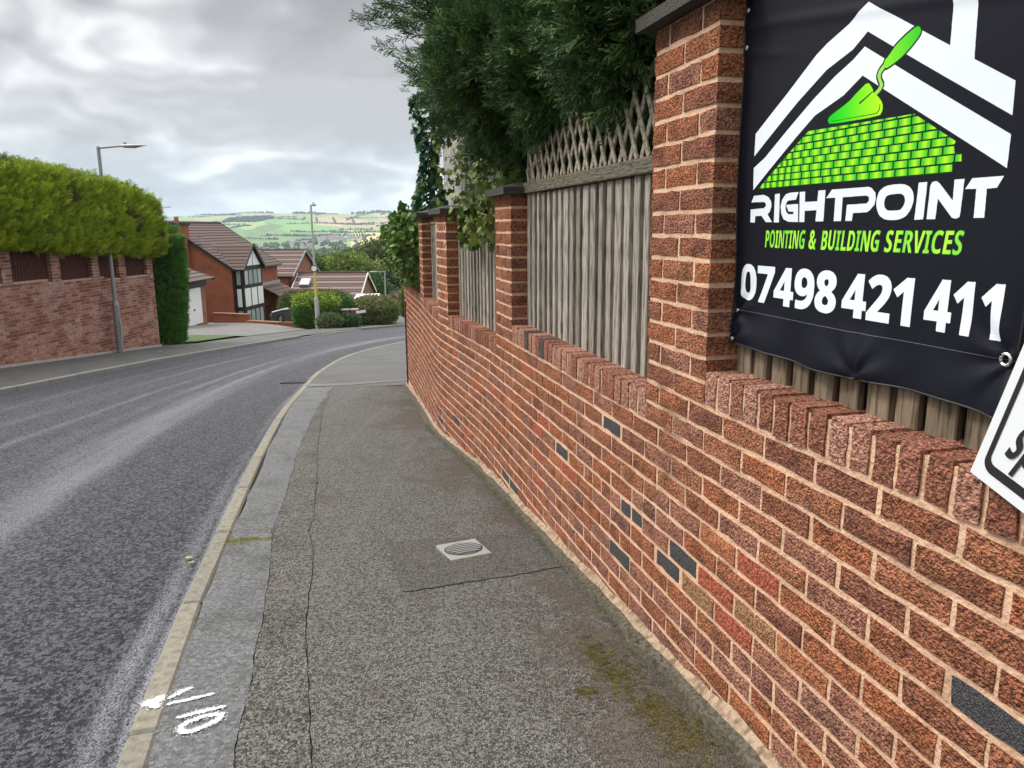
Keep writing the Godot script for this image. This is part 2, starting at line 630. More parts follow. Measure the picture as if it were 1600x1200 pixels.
# the patchwork of grass, hay and moor on the far hillside: [px across, height, r, g, b]
const FIELDS := [
	[350, 343, 0.20, 0.27, 0.09], [372, 339, 0.24, 0.29, 0.11], [395, 347, 0.22, 0.30, 0.10], [300, 345, 0.17, 0.23, 0.09], [330, 335, 0.25, 0.27, 0.13], [260, 342, 0.2, 0.25, 0.11],
	[455, 340, 0.15, 0.27, 0.075], [438, 337, 0.15, 0.25, 0.08], [475, 344, 0.16, 0.26, 0.08], [490, 352, 0.15, 0.29, 0.075], [465, 353, 0.16, 0.28, 0.08], [520, 354, 0.16, 0.26, 0.09],
	[415, 352, 0.12, 0.17, 0.06], [440, 331, 0.24, 0.25, 0.12], [490, 331, 0.22, 0.24, 0.10], [545, 331, 0.25, 0.26, 0.12], [600, 332, 0.33, 0.28, 0.17], [575, 336, 0.20, 0.26, 0.10],
	[505, 341, 0.33, 0.27, 0.15], [530, 346, 0.36, 0.28, 0.16], [560, 344, 0.38, 0.27, 0.16], [590, 349, 0.33, 0.27, 0.14], [548, 351, 0.30, 0.26, 0.13], [575, 357, 0.22, 0.27, 0.11],
	[570, 362, 0.50, 0.42, 0.16], [590, 363, 0.48, 0.40, 0.17], [545, 361, 0.20, 0.28, 0.10], [610, 355, 0.28, 0.29, 0.14], [520, 361, 0.15, 0.22, 0.08], [480, 362, 0.13, 0.19, 0.07],
	[440, 361, 0.14, 0.20, 0.07], [400, 360, 0.12, 0.18, 0.07], [360, 356, 0.14, 0.21, 0.08], [640, 345, 0.30, 0.28, 0.15], [680, 340, 0.22, 0.26, 0.11], [720, 350, 0.18, 0.3, 0.09]]


func field_place(x: float, d: float) -> Vector2:
	var y := terrain(x, d)
	return Vector2(800.0 + 1233.0 * x / d, 354.0 - 1258.0 * (y - EYE) / d)


func field_texture() -> ImageTexture:
	var s := 640
	var im := Image.create(s, s, false, Image.FORMAT_RGB8)
	var n := FastNoiseLite.new()
	n.seed = 9
	n.frequency = 0.02
	n.fractal_octaves = 5
	var warp := FastNoiseLite.new()
	warp.seed = 19
	warp.frequency = 0.004
	for j in s:
		for i in s:
			var x := (i + 0.5) / s * 3200.0 - 2900.0
			var d := (j + 0.5) / s * 3600.0 + 1400.0
			if absf(x / d + 0.28) > 0.24:
				im.set_pixel(i, j, lin(0.19, 0.25, 0.10))
				continue
			var p := field_place(x, d)
			p += Vector2(warp.get_noise_2d(x, d) * 9.0, warp.get_noise_2d(x + 999.0, d) * 2.0)
			var best := 1e9
			var c := Color.BLACK
			for f in FIELDS:
				var e := Vector2((p.x - f[0]) * 0.30, p.y - f[1]).length_squared()
				if e < best:
					best = e
					c = Color(f[2], f[3], f[4])
			var g := 1.0 + 0.22 * n.get_noise_2d(x, d * 0.6)
			im.set_pixel(i, j, Color(c.r * g, c.g * g, c.b * g).linear_to_srgb())
	return ImageTexture.create_from_image(im)


func make_ground() -> void:
	hill_noise.seed = 4
	hill_noise.frequency = 0.0012
	hill_noise.fractal_octaves = 3
	var ds := []
	var d := -60.0
	while d < 62.0:
		ds.append(d)
		d += 4.0 if d < 40.0 else 1.5
	d = 62.0
	while d < 1500.0:
		ds.append(d)
		d *= 1.06
	ds.append(1500.0)
	var us := []
	for k in 81:
		us.append((k - 40) / 40.0 * (0.6 + 0.9 * absf(k - 40) / 40.0))
	setting("ground", terrain_mesh(ds, us, false), M.grass)
	ds = [1500.0]
	d = 1500.0
	while d < 6000.0:
		d += 50.0
		ds.append(d)
	var hm := StandardMaterial3D.new()
	hm.albedo_texture = field_texture()
	hm.roughness = 1.0
	hm.metallic_specular = 0.2
	hm.texture_repeat = false
	us = []
	for k in 121:
		us.append(-1.2 + 2.4 * k / 120.0)
	setting("hillside", terrain_mesh(ds, us, true), hm)


# ---------------------------------------------------------------- road, kerbs and pavements
const RIGHT_KERB := [Vector2(0.72, -5.0), Vector2(-0.62, 0.2), Vector2(-1.10, 1.96), Vector2(-1.26, 2.49), Vector2(-1.43, 3.18), Vector2(-1.67, 4.21), Vector2(-1.854, 5.0), Vector2(-2.235, 6.67), Vector2(-2.717, 9.0), Vector2(-3.151, 11.67), Vector2(-3.446, 13.67), Vector2(-3.68, 17.1), Vector2(-3.53, 19.2), Vector2(-3.146, 21.6), Vector2(-2.2, 24.6), Vector2(-0.3, 28.0), Vector2(3.2, 31.5), Vector2(9.5, 35.0)]
const LEFT_KERB := [Vector2(-5.3, -5.0), Vector2(-6.6, 0.0), Vector2(-7.5, 5.0), Vector2(-7.95, 10.0), Vector2(-8.04, 13.3), Vector2(-8.05, 17.5), Vector2(-7.85, 20.4), Vector2(-7.46, 25.6), Vector2(-7.2, 27.1), Vector2(-6.75, 30.1), Vector2(-5.76, 33.1), Vector2(-3.9, 36.6), Vector2(-0.8, 40.2), Vector2(4.0, 43.5), Vector2(11.0, 46.5)]
const STRIP_A := [Vector2(-0.42, 0.2), Vector2(-0.797, 1.95), Vector2(-0.99, 2.67), Vector2(-1.387, 4.19), Vector2(-1.965, 6.94), Vector2(-2.50, 10.2), Vector2(-2.62, 11.2)]
const STRIP_B := [Vector2(-0.2, 0.2), Vector2(-0.575, 1.95), Vector2(-0.858, 2.95), Vector2(-1.17, 4.18), Vector2(-1.80, 6.92), Vector2(-2.46, 10.2), Vector2(-2.60, 11.2)]


func spline(pts: Array, step: float) -> Array:
	var c := Curve3D.new()
	c.bake_interval = 0.1
	for i in pts.size():
		var p: Vector2 = pts[i]
		var t: Vector2 = (pts[mini(i + 1, pts.size() - 1)] - pts[maxi(i - 1, 0)]) * 0.5
		var before: float = (p - pts[maxi(i - 1, 0)]).length()
		var after: float = (pts[mini(i + 1, pts.size() - 1)] - p).length()
		t = t.normalized()
		c.add_point(Vector3(p.x, 0, p.y), Vector3(-t.x, 0, -t.y) * before / 3.0, Vector3(t.x, 0, t.y) * after / 3.0)
	var out := []
	var n := int(c.get_baked_length() / step)
	for i in n + 1:
		var q := c.sample_baked(i * c.get_baked_length() / n, true)
		out.append(Vector2(q.x, q.z))
	return out


func side_of(path: Array, i: int) -> Vector2:
	var t: Vector2 = (path[mini(i + 1, path.size() - 1)] - path[maxi(i - 1, 0)]).normalized()
	return Vector2(t.y, -t.x)   # to the right of travel


# a strip between two rows of points of equal count; uv2 = (across, along in metres)
func strip(a: Array, b: Array, h: float, cells := 1, with_uv2 := false) -> ArrayMesh:
	var st := SurfaceTool.new()
	st.begin(Mesh.PRIMITIVE_TRIANGLES)
	st.set_smooth_group(0)
	var along := 0.0
	for i in a.size():
		if i > 0:
			along += ((a[i] + b[i]) * 0.5 - (a[i - 1] + b[i - 1]) * 0.5).length()
		for k in cells + 1:
			var p: Vector2 = a[i].lerp(b[i], float(k) / cells)
			if with_uv2:
				st.set_uv2(Vector2(float(k) / cells, along / 52.0))
			st.add_vertex(on(p.x, p.y, h))
	var n := cells + 1
	for i in a.size() - 1:
		for k in cells:
			var q := i * n + k
			for v in [q, q + n, q + n + 1, q, q + n + 1, q + 1]:
				st.add_index(v)
	st.generate_normals()
	return st.commit()


# Worn wheel tracks and gutter of the road: pale stone plus painted sky sheen in streaks along the traffic, with a grainy outline.
func road_wear_and_sheen() -> ImageTexture:
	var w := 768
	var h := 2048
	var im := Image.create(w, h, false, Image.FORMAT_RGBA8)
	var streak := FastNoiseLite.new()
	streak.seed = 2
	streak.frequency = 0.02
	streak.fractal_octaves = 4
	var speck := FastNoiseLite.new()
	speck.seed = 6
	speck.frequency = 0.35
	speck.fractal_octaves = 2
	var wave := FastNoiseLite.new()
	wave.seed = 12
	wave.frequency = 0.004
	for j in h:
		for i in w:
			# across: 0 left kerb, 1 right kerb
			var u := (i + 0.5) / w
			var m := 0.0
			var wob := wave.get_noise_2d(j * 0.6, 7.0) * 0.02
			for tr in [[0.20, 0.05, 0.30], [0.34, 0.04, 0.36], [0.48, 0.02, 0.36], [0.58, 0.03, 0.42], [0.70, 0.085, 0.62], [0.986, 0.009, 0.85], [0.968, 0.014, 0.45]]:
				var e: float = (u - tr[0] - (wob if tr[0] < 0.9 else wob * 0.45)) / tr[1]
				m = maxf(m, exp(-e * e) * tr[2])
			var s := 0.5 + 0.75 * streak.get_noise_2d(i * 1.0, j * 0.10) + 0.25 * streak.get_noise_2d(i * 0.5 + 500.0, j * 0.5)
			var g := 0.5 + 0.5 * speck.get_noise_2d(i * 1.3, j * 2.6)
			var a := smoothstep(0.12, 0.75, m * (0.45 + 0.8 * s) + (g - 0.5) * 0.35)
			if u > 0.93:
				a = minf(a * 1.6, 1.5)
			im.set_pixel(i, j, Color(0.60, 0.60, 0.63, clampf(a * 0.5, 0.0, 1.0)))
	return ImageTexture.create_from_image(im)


func make_road() -> void:
	var right := spline(RIGHT_KERB, 0.35)
	var left0 := spline(LEFT_KERB, 0.1)
	var left := []
	for i in right.size():
		left.append(left0[int(round(float(i) / (right.size() - 1) * (left0.size() - 1)))])
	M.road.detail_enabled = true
	M.road.detail_albedo = road_wear_and_sheen()
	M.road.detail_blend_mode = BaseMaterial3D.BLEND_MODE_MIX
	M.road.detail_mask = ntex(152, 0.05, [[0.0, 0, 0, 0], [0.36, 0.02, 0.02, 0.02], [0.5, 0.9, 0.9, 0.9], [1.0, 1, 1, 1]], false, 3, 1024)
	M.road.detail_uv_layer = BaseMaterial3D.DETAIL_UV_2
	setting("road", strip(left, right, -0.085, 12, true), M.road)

	# right pavement: a dark bed, and laid on it the strips of different asphalt with open seams between them
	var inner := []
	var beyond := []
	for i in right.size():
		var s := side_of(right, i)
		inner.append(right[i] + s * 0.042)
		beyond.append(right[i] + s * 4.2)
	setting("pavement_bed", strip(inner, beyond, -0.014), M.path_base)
	var seam := FastNoiseLite.new()
	seam.seed = 31
	seam.frequency = 2.4
	seam.fractal_octaves = 4
	var rows := []
	var d := 0.2
	while d < 11.2:
		rows.append(d)
		d += 0.025
	var e1 := []
	var e2 := []
	var e3 := []
	var e4 := []
	var e5 := []
	var e6 := []
	for q in rows:
		var k := lerp_path(RIGHT_KERB, q)
		var sa := lerp_path(STRIP_A, q)
		var sb := maxf(lerp_path(STRIP_B, q), sa + 0.02)
		var gap := 0.0016 + 0.0022 * seam.get_noise_2d(q * 4.0, 40.0)
		e1.append(Vector2(k + 0.049, q))
		var wa := 0.010 * seam.get_noise_2d(q * 0.4, 0.0) + 0.006 * seam.get_noise_2d(q * 4.0, 50.0)
		var wb := 0.012 * seam.get_noise_2d(q * 0.4, 9.0) + 0.006 * seam.get_noise_2d(q * 4.0, 60.0)
		e2.append(Vector2(sa - gap + wa, q))
		e3.append(Vector2(sa + gap + wa, q))
		e4.append(Vector2(sb - gap + wb, q))
		e5.append(Vector2(sb + gap + wb, q))
		e6.append(Vector2(lerp_path([Vector2(1.4, -1.0), Vector2(0.9, 2.0), Vector2(-1.2, 11.2)], q) + 0.12, q))
	setting("pavement_kerb_strip", strip(e1, e2, 0.0), M.path_kerb_strip)
	setting("pavement_trench_strip", strip(e3, e4, 0.002), M.path_trench)
	# the main asphalt is cut out round the darker patch at the water cover
	M.path.detail_enabled = true
	M.path.detail_albedo = soil_film()
	M.path.detail_blend_mode = BaseMaterial3D.BLEND_MODE_MIX
	M.path.detail_uv_layer = BaseMaterial3D.DETAIL_UV_2
	var main := setting("pavement", strip(e5, e6, 0.0, 14, true), M.path)
	main.mesh = rumpled(main.mesh)
	# further on the pavement is one sheet
	var fa := []
	var fb := []
	for i in right.size():
		if right[i].y > 10.9:
			fa.append(inner[i] + side_of(right, i) * 0.006)
			fb.append(beyond[i])
	setting("pavement_far", strip(fa, fb, -0.002), M.far_path)
	# a pale concrete crossing strip
	setting("pavement_joint", sheet(PackedVector2Array([Vector2(-3.05, 11.28), Vector2(-2.4, 11.42), Vector2(-1.5, 11.95), Vector2(-1.5, 12.12), Vector2(-2.4, 11.62), Vector2(-3.1, 11.62)]), 0.004), mat(lin(0.115, 0.115, 0.112), 0.8))
	setting("pavement_patch", slab(PackedVector2Array([Vector2(-0.685, 3.95), Vector2(-0.2, 4.03), Vector2(0.30, 4.10), Vector2(0.40, 3.60), Vector2(0.0, 3.42), Vector2(-0.50, 3.24), Vector2(-0.60, 3.6)]), 0.003), M.path_patch)

	kerb_line("kerb", right, 1.0, 0.0, 28.0, [M.kerb, M.kerb_b])
	kerb_line("kerb", left, -1.0, 7.0, 45.0, [M.kerb_grey])

	# left pavement
	var la := []
	var lb := []
	for i in left.size():
		var s := side_of(left, i)
		la.append(left[i] - s * 0.055)
		lb.append(left[i] - s * (2.35 if left[i].y < 23.0 else 2.0))
	setting("pavement_across_the_road", strip(lb, la, -0.012), M.far_path)
	var wall_strip := []
	var wall_strip2 := []
	for k in 30:
		var u := -7.0 + 14.0 * k / 29.0
		wall_strip.append(Vector2(-11.2 + u * 0.0614, 15.9 + u))
		wall_strip2.append(Vector2(-10.1 + u * 0.0614, 15.9 + u))
	setting("pavement_wall_strip", strip(wall_strip, wall_strip2, -0.018), M.far_path)
	setting("driveway", sheet(PackedVector2Array([Vector2(-16.8, 43.2), Vector2(-16.2, 35.0), Vector2(-12.2, 29.0), Vector2(-9.3, 26.9), Vector2(-8.4, 31.6), Vector2(-11.3, 37.2), Vector2(-15.1, 43.4)]), 0.004), M.drive)
	setting("front_lawn", sheet(PackedVector2Array([Vector2(-16.2, 35.0), Vector2(-14.5, 30.5), Vector2(-12.4, 24.6), Vector2(-9.9, 24.0), Vector2(-9.7, 26.9), Vector2(-12.2, 28.9)]), 0.012), M.grass)
	setting("side_road", sheet(PackedVector2Array([Vector2(-7.5, 36.0), Vector2(-2.0, 40.0), Vector2(6.0, 46.0), Vector2(4.0, 60.0), Vector2(-9.0, 56.0), Vector2(-7.2, 44.0)]), -0.2), M.far_path)


# Brown soil washed off the garden and trodden into the asphalt, thickest in ragged patches near the wall.
func soil_film() -> ImageTexture:
	var w := 256
	var h := 2048
	var im := Image.create(w, h, false, Image.FORMAT_RGBA8)
	var n := FastNoiseLite.new()
	n.seed = 66
	n.frequency = 1.1
	n.fractal_octaves = 5
	n.fractal_gain = 0.6
	var fine := FastNoiseLite.new()
	fine.seed = 67
	fine.frequency = 14.0
	fine.fractal_octaves = 3
	for j in h:
		for i in w:
			var u := (i + 0.5) / w
			var x := u * 1.6
			var y := (j + 0.5) / h * 52.0
			if y > 12.0:
				continue
			var v := n.get_noise_2d(x, y * 0.7) + 0.5 * n.get_noise_2d(x * 3.0, y * 2.4 + 70.0)
			var near := smoothstep(0.3, 0.8, u)
			var a := smoothstep(0.0, 0.40, v + 0.85 * near - 0.22 + 0.4 * fine.get_noise_2d(x, y))
			im.set_pixel(i, j, Color(0.325, 0.28, 0.235, a * (0.42 + 0.24 * near)))
	return ImageTexture.create_from_image(im)


# gives a flat asphalt sheet the small unevenness of hand-laid material
func rumpled(mesh: ArrayMesh) -> ArrayMesh:
	var arr := mesh.surface_get_arrays(0)
	var v: PackedVector3Array = arr[Mesh.ARRAY_VERTEX]
	var n := FastNoiseLite.new()
	n.seed = 77
	n.frequency = 2.2
	n.fractal_octaves = 3
	for i in v.size():
		v[i].y += 0.0035 * n.get_noise_2d(v[i].x, v[i].z) - 0.001
	var st := SurfaceTool.new()
	arr[Mesh.ARRAY_VERTEX] = v
	var m := ArrayMesh.new()
	m.add_surface_from_arrays(Mesh.PRIMITIVE_TRIANGLES, arr)
	st.create_from(m, 0)
	st.generate_normals()
	var out := st.commit()
	out.surface_set_material(0, mesh.surface_get_material(0))
	return out


# a sheet with its edges turned down into the ground, its outline broken a little
func slab(poly: PackedVector2Array, h: float) -> ArrayMesh:
	var fine := PackedVector2Array()
	for i in poly.size():
		var a := poly[i]
		var b := poly[(i + 1) % poly.size()]
		for k in 16:
			var p := a.lerp(b, k / 16.0)
			fine.append(p + Vector2(rng.randf_range(-0.006, 0.006), rng.randf_range(-0.006, 0.006)))
	var st := begin()
	st.append_from(sheet(fine, h), 0, Transform3D.IDENTITY)
	for i in fine.size():
		var a := fine[i]
		var b := fine[(i + 1) % fine.size()]
		quad(st, on(a.x, a.y, h), on(b.x, b.y, h), on(b.x, b.y, h - 0.03), on(a.x, a.y, h - 0.03))
	return done(st)


func kerb_line(called: String, path: Array, side: float, d0: float, d1: float, mats: Array) -> void:
	var o := Node3D.new()
	o.name = numbered(called)
	add_child(o)
	o.set_meta("kind", "structure")
	var acc := 0.0
	var start := -1
	for i in path.size():
		if path[i].y < d0 or path[i].y > d1 or i == 0:
			continue
		if start < 0:
			start = i
			acc = 0.0
			continue
		acc += (path[i] - path[i - 1]).length()
		if acc > 0.9:
			var a: Vector2 = path[start]
			var b: Vector2 = path[i]
			var s := side_of(path, start)
			# dropped kerbs at the driveway
			var drop := 0.0
			if side < 0.0 and a.y > 26.2 and a.y < 31.5:
				drop = 0.06
			var h := rng.randf_range(-0.004, 0.004) - drop
			var pa := on(a.x, a.y, -0.07 + h)
			var pb := on(b.x, b.y, -0.07 + h)
			var g := (pb - pa).normalized() * 0.005
			var st := begin()
			bar(st, pa + g, pb - g, 0.09, 0.15, Vector3.UP, 0.012)
			placed_world("kerbstone", done(st), mats[i % mats.size()], o)
			start = i
			acc = 0.0


func placed_world(called: String, mesh: Mesh, m: Material, parent: Node3D) -> MeshInstance3D:
	return part(called, mesh, m, parent)


# ---------------------------------------------------------------- the brick wall on the right
# t runs along the wall face away from the camera; t = 0 is the far edge of the tall pier.
const TURNS := [[-9.0, 14.06], [2.6, 14.06], [3.2, 17.2], [4.2, 17.2], [5.0, 11.2], [6.3, 11.2], [6.8, 12.6], [8.6, 12.6], [9.8, -70.0], [12.0, -70.0]]
const T0 := -3.2
const T1 := 10.4
const DT := 0.02
var face_pos := []
var face_ang := []
const PIERS := [[-0.44, 0.0, -1], [2.035, 2.475, 5], [4.06, 4.5, 6], [5.86, 6.3, 6]]   # from, to, top line
const COPING := [[-9.0, -0.44, 15], [-0.44, 0.0, 15], [0.0, 2.475, 17], [2.475, 12.0, 19]]   # from, to, bed line under the coping


func turn_at(t: float) -> float:
	for i in TURNS.size() - 1:
		if t <= TURNS[i + 1][0]:
			return deg_to_rad(lerpf(TURNS[i][1], TURNS[i + 1][1], (t - TURNS[i][0]) / (TURNS[i + 1][0] - TURNS[i][0])))
	return 0.0


func face_path() -> void:
	var n := int(round((T1 - T0) / DT)) + 1
	face_pos.resize(n)
	face_ang.resize(n)
	var z := int(round(-T0 / DT))
	face_pos[z] = Vector2(0.4952, 2.7938)
	for i in range(z, n - 1):
		var a := turn_at(T0 + (i + 0.5) * DT)
		face_pos[i + 1] = face_pos[i] + Vector2(-sin(a), cos(a)) * DT
	for i in range(z, 0, -1):
		var a := turn_at(T0 + (i - 0.5) * DT)
		face_pos[i - 1] = face_pos[i] - Vector2(-sin(a), cos(a)) * DT
	for i in n:
		face_ang[i] = turn_at(T0 + i * DT)


# frame on the wall face: x towards the camera along the wall, y up, z out towards the road; y is relative to the eye
func face(t: float, y: float, back := 0.0) -> Transform3D:
	var f := clampf((t - T0) / DT, 0.0, face_pos.size() - 1.001)
	var i := int(f)
	var p: Vector2 = face_pos[i].lerp(face_pos[i + 1], f - i)
	var a: float = lerpf(face_ang[i], face_ang[i + 1], f - i)
	var b := Basis(Vector3(sin(a), 0, cos(a)), Vector3.UP, Vector3(-cos(a), 0, sin(a)))
	return Transform3D(b, eye(p.x, y, p.y) - b.z * back)


func line_y(j: float) -> float:
	return -0.030 - (j - 8.0) * 0.075


func bed_at(t: float) -> int:
	for c in COPING:
		if t >= c[0] and t < c[1]:
			return c[2]
	return 19


func ground_at(t: float) -> float:
	var f := face(t, 0.0)
	return gy(f.origin.x, -f.origin.z) - EYE


# a rough-faced brick: front face at z = 0, broken into facets
func brick_shape(w: float, h: float, depth: float, rough: float, seed_: int) -> ArrayMesh:
	var r := RandomNumberGenerator.new()
	r.seed = seed_
	var nx := 4 if w > 0.15 else 2
	var ny := 2
	if h > w:
		nx = 2
		ny = 4
	var g := []
	for j in ny + 1:
		var row := []
		for i in nx + 1:
			var p := Vector3((float(i) / nx - 0.5) * w, (float(j) / ny - 0.5) * h, 0)
			var edge := i == 0 or i == nx or j == 0 or j == ny
			p.z = 0.0004 - r.randf() * 0.0022 if edge else r.randf_range(-0.3, 1.0) * rough
			p.x += r.randf_range(-0.0028, 0.0028)
			p.y += r.randf_range(-0.0030, 0.0030)
			row.append(p)
		g.append(row)
	var st := begin()
	for j in ny:
		for i in nx:
			quad(st, g[j][i], g[j + 1][i], g[j + 1][i + 1], g[j][i + 1])
	var ring := []
	for i in nx:
		ring.append(g[0][i])
	for j in ny:
		ring.append(g[j][nx])
	for i in nx:
		ring.append(g[ny][nx - i])
	for j in ny:
		ring.append(g[ny - j][0])
	for i in ring.size():
		var a: Vector3 = ring[i]
		var b: Vector3 = ring[(i + 1) % ring.size()]
		quad(st, a, b, Vector3(b.x, b.y, -depth), Vector3(a.x, a.y, -depth))
	return done(st)


var stretcher := []
var header := []
var deep_stretcher := []
var deep_header := []
var edge_brick := []


# t, y of bricks whose colour stands out: dark engineering bricks, bright red, orange and buff ones
const ODD := [
	[0.33, -0.82, "dark"], [0.96, -1.12, "dark"], [0.09, -1.12, "dark"], [0.21, -1.35, "dark"], [-0.24, -1.21, "dark"], [-0.35, -1.13, "dark"], [-1.54, -0.89, "dark"], [-1.61, -0.89, "dark"], [2.29, -1.63, "dark"], [2.13, -1.61, "dark"], [3.89, -1.62, "dark"], [4.45, -1.82, "dark"], [-0.57, -0.96, "orange"], [-0.77, -0.99, "red"], [-0.57, -1.14, "red"], [-0.68, -1.20, "red"], [-0.45, -1.22, "buff"], [-0.75, -1.13, "buff"], [-1.01, -1.13, "orange"], [2.08, -1.14, "orange"], [1.01, -1.30, "orange"], [1.42, -1.42, "red"], [1.21, -1.22, "orange"], [1.46, -1.13, "red"], [-0.79, -1.06, "buff"]]


func brick_colour(t: float, y: float) -> Material:
	for o in ODD:
		if absf(t - o[0]) < 0.1 and absf(y - o[1]) < 0.036:
			return {"dark": M.brick_dark, "red": M.brick_red, "orange": M.brick_orange, "buff": M.brick_buff}[o[2]]
	var k := rng.randf()
	if k < 0.02 and y < -0.8:
		return M.brick_red
	if y < -1.0 and k < 0.5:
		return M.bricks[4 + rng.randi() % 4]
	return M.bricks[rng.randi() % 6]


func make_near_wall() -> void:
	face_path()
	for k in 8:
		stretcher.append(brick_shape(0.2135, 0.0600, 0.045, 0.0045, 100 + k))
		deep_stretcher.append(brick_shape(0.2135, 0.0600, 0.125, 0.0045, 200 + k))
	for k in 5:
		header.append(brick_shape(0.1005, 0.0600, 0.045, 0.004, 300 + k))
		deep_header.append(brick_shape(0.1005, 0.0600, 0.125, 0.004, 400 + k))
	for k in 6:
		edge_brick.append(brick_shape(0.0625, 0.103, 0.215, 0.004, 500 + k))
	var wall := thing("brick_wall", on(0.5, 2.8), "repointed rough red-brown brick garden wall with tall piers beside the pavement", "brick wall")
	var piers := []
	for p in PIERS:
		var o := Node3D.new()
		o.name = "pier"
		wall.add_child(o, true)
		o.position = face((p[0] + p[1]) * 0.5, ground_at(p[0])).origin - wall.position
		piers.append(o)
	# lay the courses
	var list := []
	for j in range(-1, 36):
		var mid := line_y(j + 0.5)
		var first := -0.107 - (0.1125 if (j - 15) % 2 != 0 else 0.0)
		var k := -14
		while true:
			var a := first + 0.225 * k
			var b := a + 0.225
			k += 1
			if a > T1 - 0.3:
				break
			# parts of this brick that lie in the wall or in a pier
			var spans := []
			for c in COPING:
				if j >= c[2]:
					spans.append([maxf(a, c[0]), minf(b, c[1])])
			for q in PIERS.size():
				var pr: Array = PIERS[q]
				if j >= pr[2] and j < bed_at((pr[0] + pr[1]) * 0.5):
					spans.append([maxf(a, pr[0]), minf(b, pr[1])])
			var joined := []
			for s in spans:
				if s[1] - s[0] < 0.001:
					continue
				if joined.size() and absf(joined[-1][1] - s[0]) < 0.002:
					joined[-1][1] = s[1]
				else:
					joined.append(s)
			for s in joined:
				if s[0] <= a + 0.0001:
					s[0] += 0.0074
				if s[1] >= b - 0.0001:
					s[1] -= 0.0074
				var w: float = s[1] - s[0]
				if w < 0.035:
					continue
				var c: float = (s[0] + s[1]) * 0.5
				if mid + 0.03 < ground_at(c) - 0.02:
					continue
				var own := -1
				for q in PIERS.size():
					if c > PIERS[q][0] and c < PIERS[q][1] and j < (17 if q == 0 else bed_at(PIERS[q][1] + 0.05)):
						own = q
				if own < 0 and j >= 20 and w > 0.2 and rng.randf() < 0.16:
					list.append([c - w * 0.25 - 0.0025, mid, w * 0.5 - 0.006, own])
					list.append([c + w * 0.25 + 0.0025, mid, w * 0.5 - 0.006, own])
				else:
					list.append([c, mid, w, own])
	var own_parts := []
	for e in list:
		if e[3] < 0:
			var xf := face(e[0], e[1])
			e.append((xf.origin - Vector3(0, EYE, 0)).length() + (9.0 if e[0] < -1.75 else 0.0))
			own_parts.append(e)
	own_parts.sort_custom(func(p, q): return p[4] < q[4])
	var rest := {}
	for n in list.size():
		var e: Array = list[n]
		var deep: bool = e[3] >= 0
		var small: bool = e[2] < 0.16
		var meshes: Array = (deep_header if small else deep_stretcher) if deep else (header if small else stretcher)
		var mesh: Mesh = meshes[rng.randi() % meshes.size()]
		var xf := face(e[0], e[1], rng.randf_range(-0.0015, 0.0022))
		xf.basis = xf.basis * Basis.from_scale(Vector3(e[2] / (0.1005 if small else 0.2135), rng.randf_range(0.965, 1.0), 1.0)) * Basis(Vector3.BACK, rng.randf_range(-0.006, 0.006))
		var m := brick_colour(e[0], e[1])
		if m == M.brick_dark:
			xf = xf * Transform3D(Basis.from_scale(Vector3(rng.randf_range(0.85, 1.0), rng.randf_range(0.86, 1.0), 1.0)), Vector3(0, rng.randf_range(0.0, 0.003), 0.0))
		if deep:
			placed("brick", mesh, m, piers[e[3]], xf)
			continue
		e.append([mesh, xf, m])
	for n in own_parts.size():
		var pk: Array = own_parts[n][5]
		if n < 300:
			placed("brick", pk[0], pk[2], wall, pk[1])
		else:
			if not rest.has(pk[2]):
				rest[pk[2]] = SurfaceTool.new()
				rest[pk[2]].begin(Mesh.PRIMITIVE_TRIANGLES)
			rest[pk[2]].append_from(pk[0], 0, pk[1])
	var merged := ArrayMesh.new()
	for m in rest:
		rest[m].commit(merged)
		merged.surface_set_material(merged.get_surface_count() - 1, m)
	part("brickwork", merged, null, wall).set_meta("kind", "stuff")

	# mortar body of the wall and of the piers
	var st := begin()
	var t := T0
	while t < T1 - 0.1:
		var u := minf(t + 0.1, T1 - 0.05)
		for c in COPING:
			var a := maxf(t, c[0])
			var b := minf(u, c[1])
			if b - a < 0.001:
				continue
			var top := line_y(c[2]) + 0.004
			var low := ground_at(a) - 0.15
			var p := [face(a, top, 0.0038).origin, face(b, top, 0.0038).origin, face(b, low, 0.0038).origin, face(a, low, 0.0038).origin]
			var q := [face(a, top, 0.215).origin, face(b, top, 0.215).origin, face(b, low, 0.215).origin, face(a, low, 0.215).origin]
			quad(st, p[1], p[0], p[3], p[2])
			quad(st, q[0], q[1], q[2], q[3])
			quad(st, p[0], p[1], q[1], q[0])
			if absf(a - c[0]) < 0.001:
				quad(st, p[0], q[0], q[3], p[3])
			if absf(b - c[1]) < 0.001:
				quad(st, p[1], p[2], q[2], q[1])
		t = u
	part("mortar", done(st), M.mortar, wall)
	for q in PIERS.size():
		var pr: Array = PIERS[q]
		var low := line_y(19.5)
		var top := line_y(pr[2]) - 0.003
		var s2 := begin()
		var xf := face((pr[0] + pr[1]) * 0.5, (top + low) * 0.5, 0.0038 + 0.155)
		cbox(s2, xf, Vector3(pr[1] - pr[0] - 0.013, top - low, 0.31))
		part("mortar", done(s2), M.mortar, piers[q])
		# stone cap, weathered to a slope
		var s3 := begin()
		var cap := face((pr[0] + pr[1]) * 0.5, top, 0.16)
		var half = (pr[1] - pr[0]) * 0.5 + 0.045
		var deep := 0.215
		var lowc := []
		var mid := []
		var high := []
		for sg in [Vector2(-1, -1), Vector2(1, -1), Vector2(1, 1), Vector2(-1, 1)]:
			lowc.append(cap * Vector3(sg.x * half, 0.002, sg.y * deep))
			mid.append(cap * Vector3(sg.x * half, 0.045, sg.y * deep))
			high.append(cap * Vector3(sg.x * (half - 0.11), 0.075, sg.y * (deep - 0.11)))
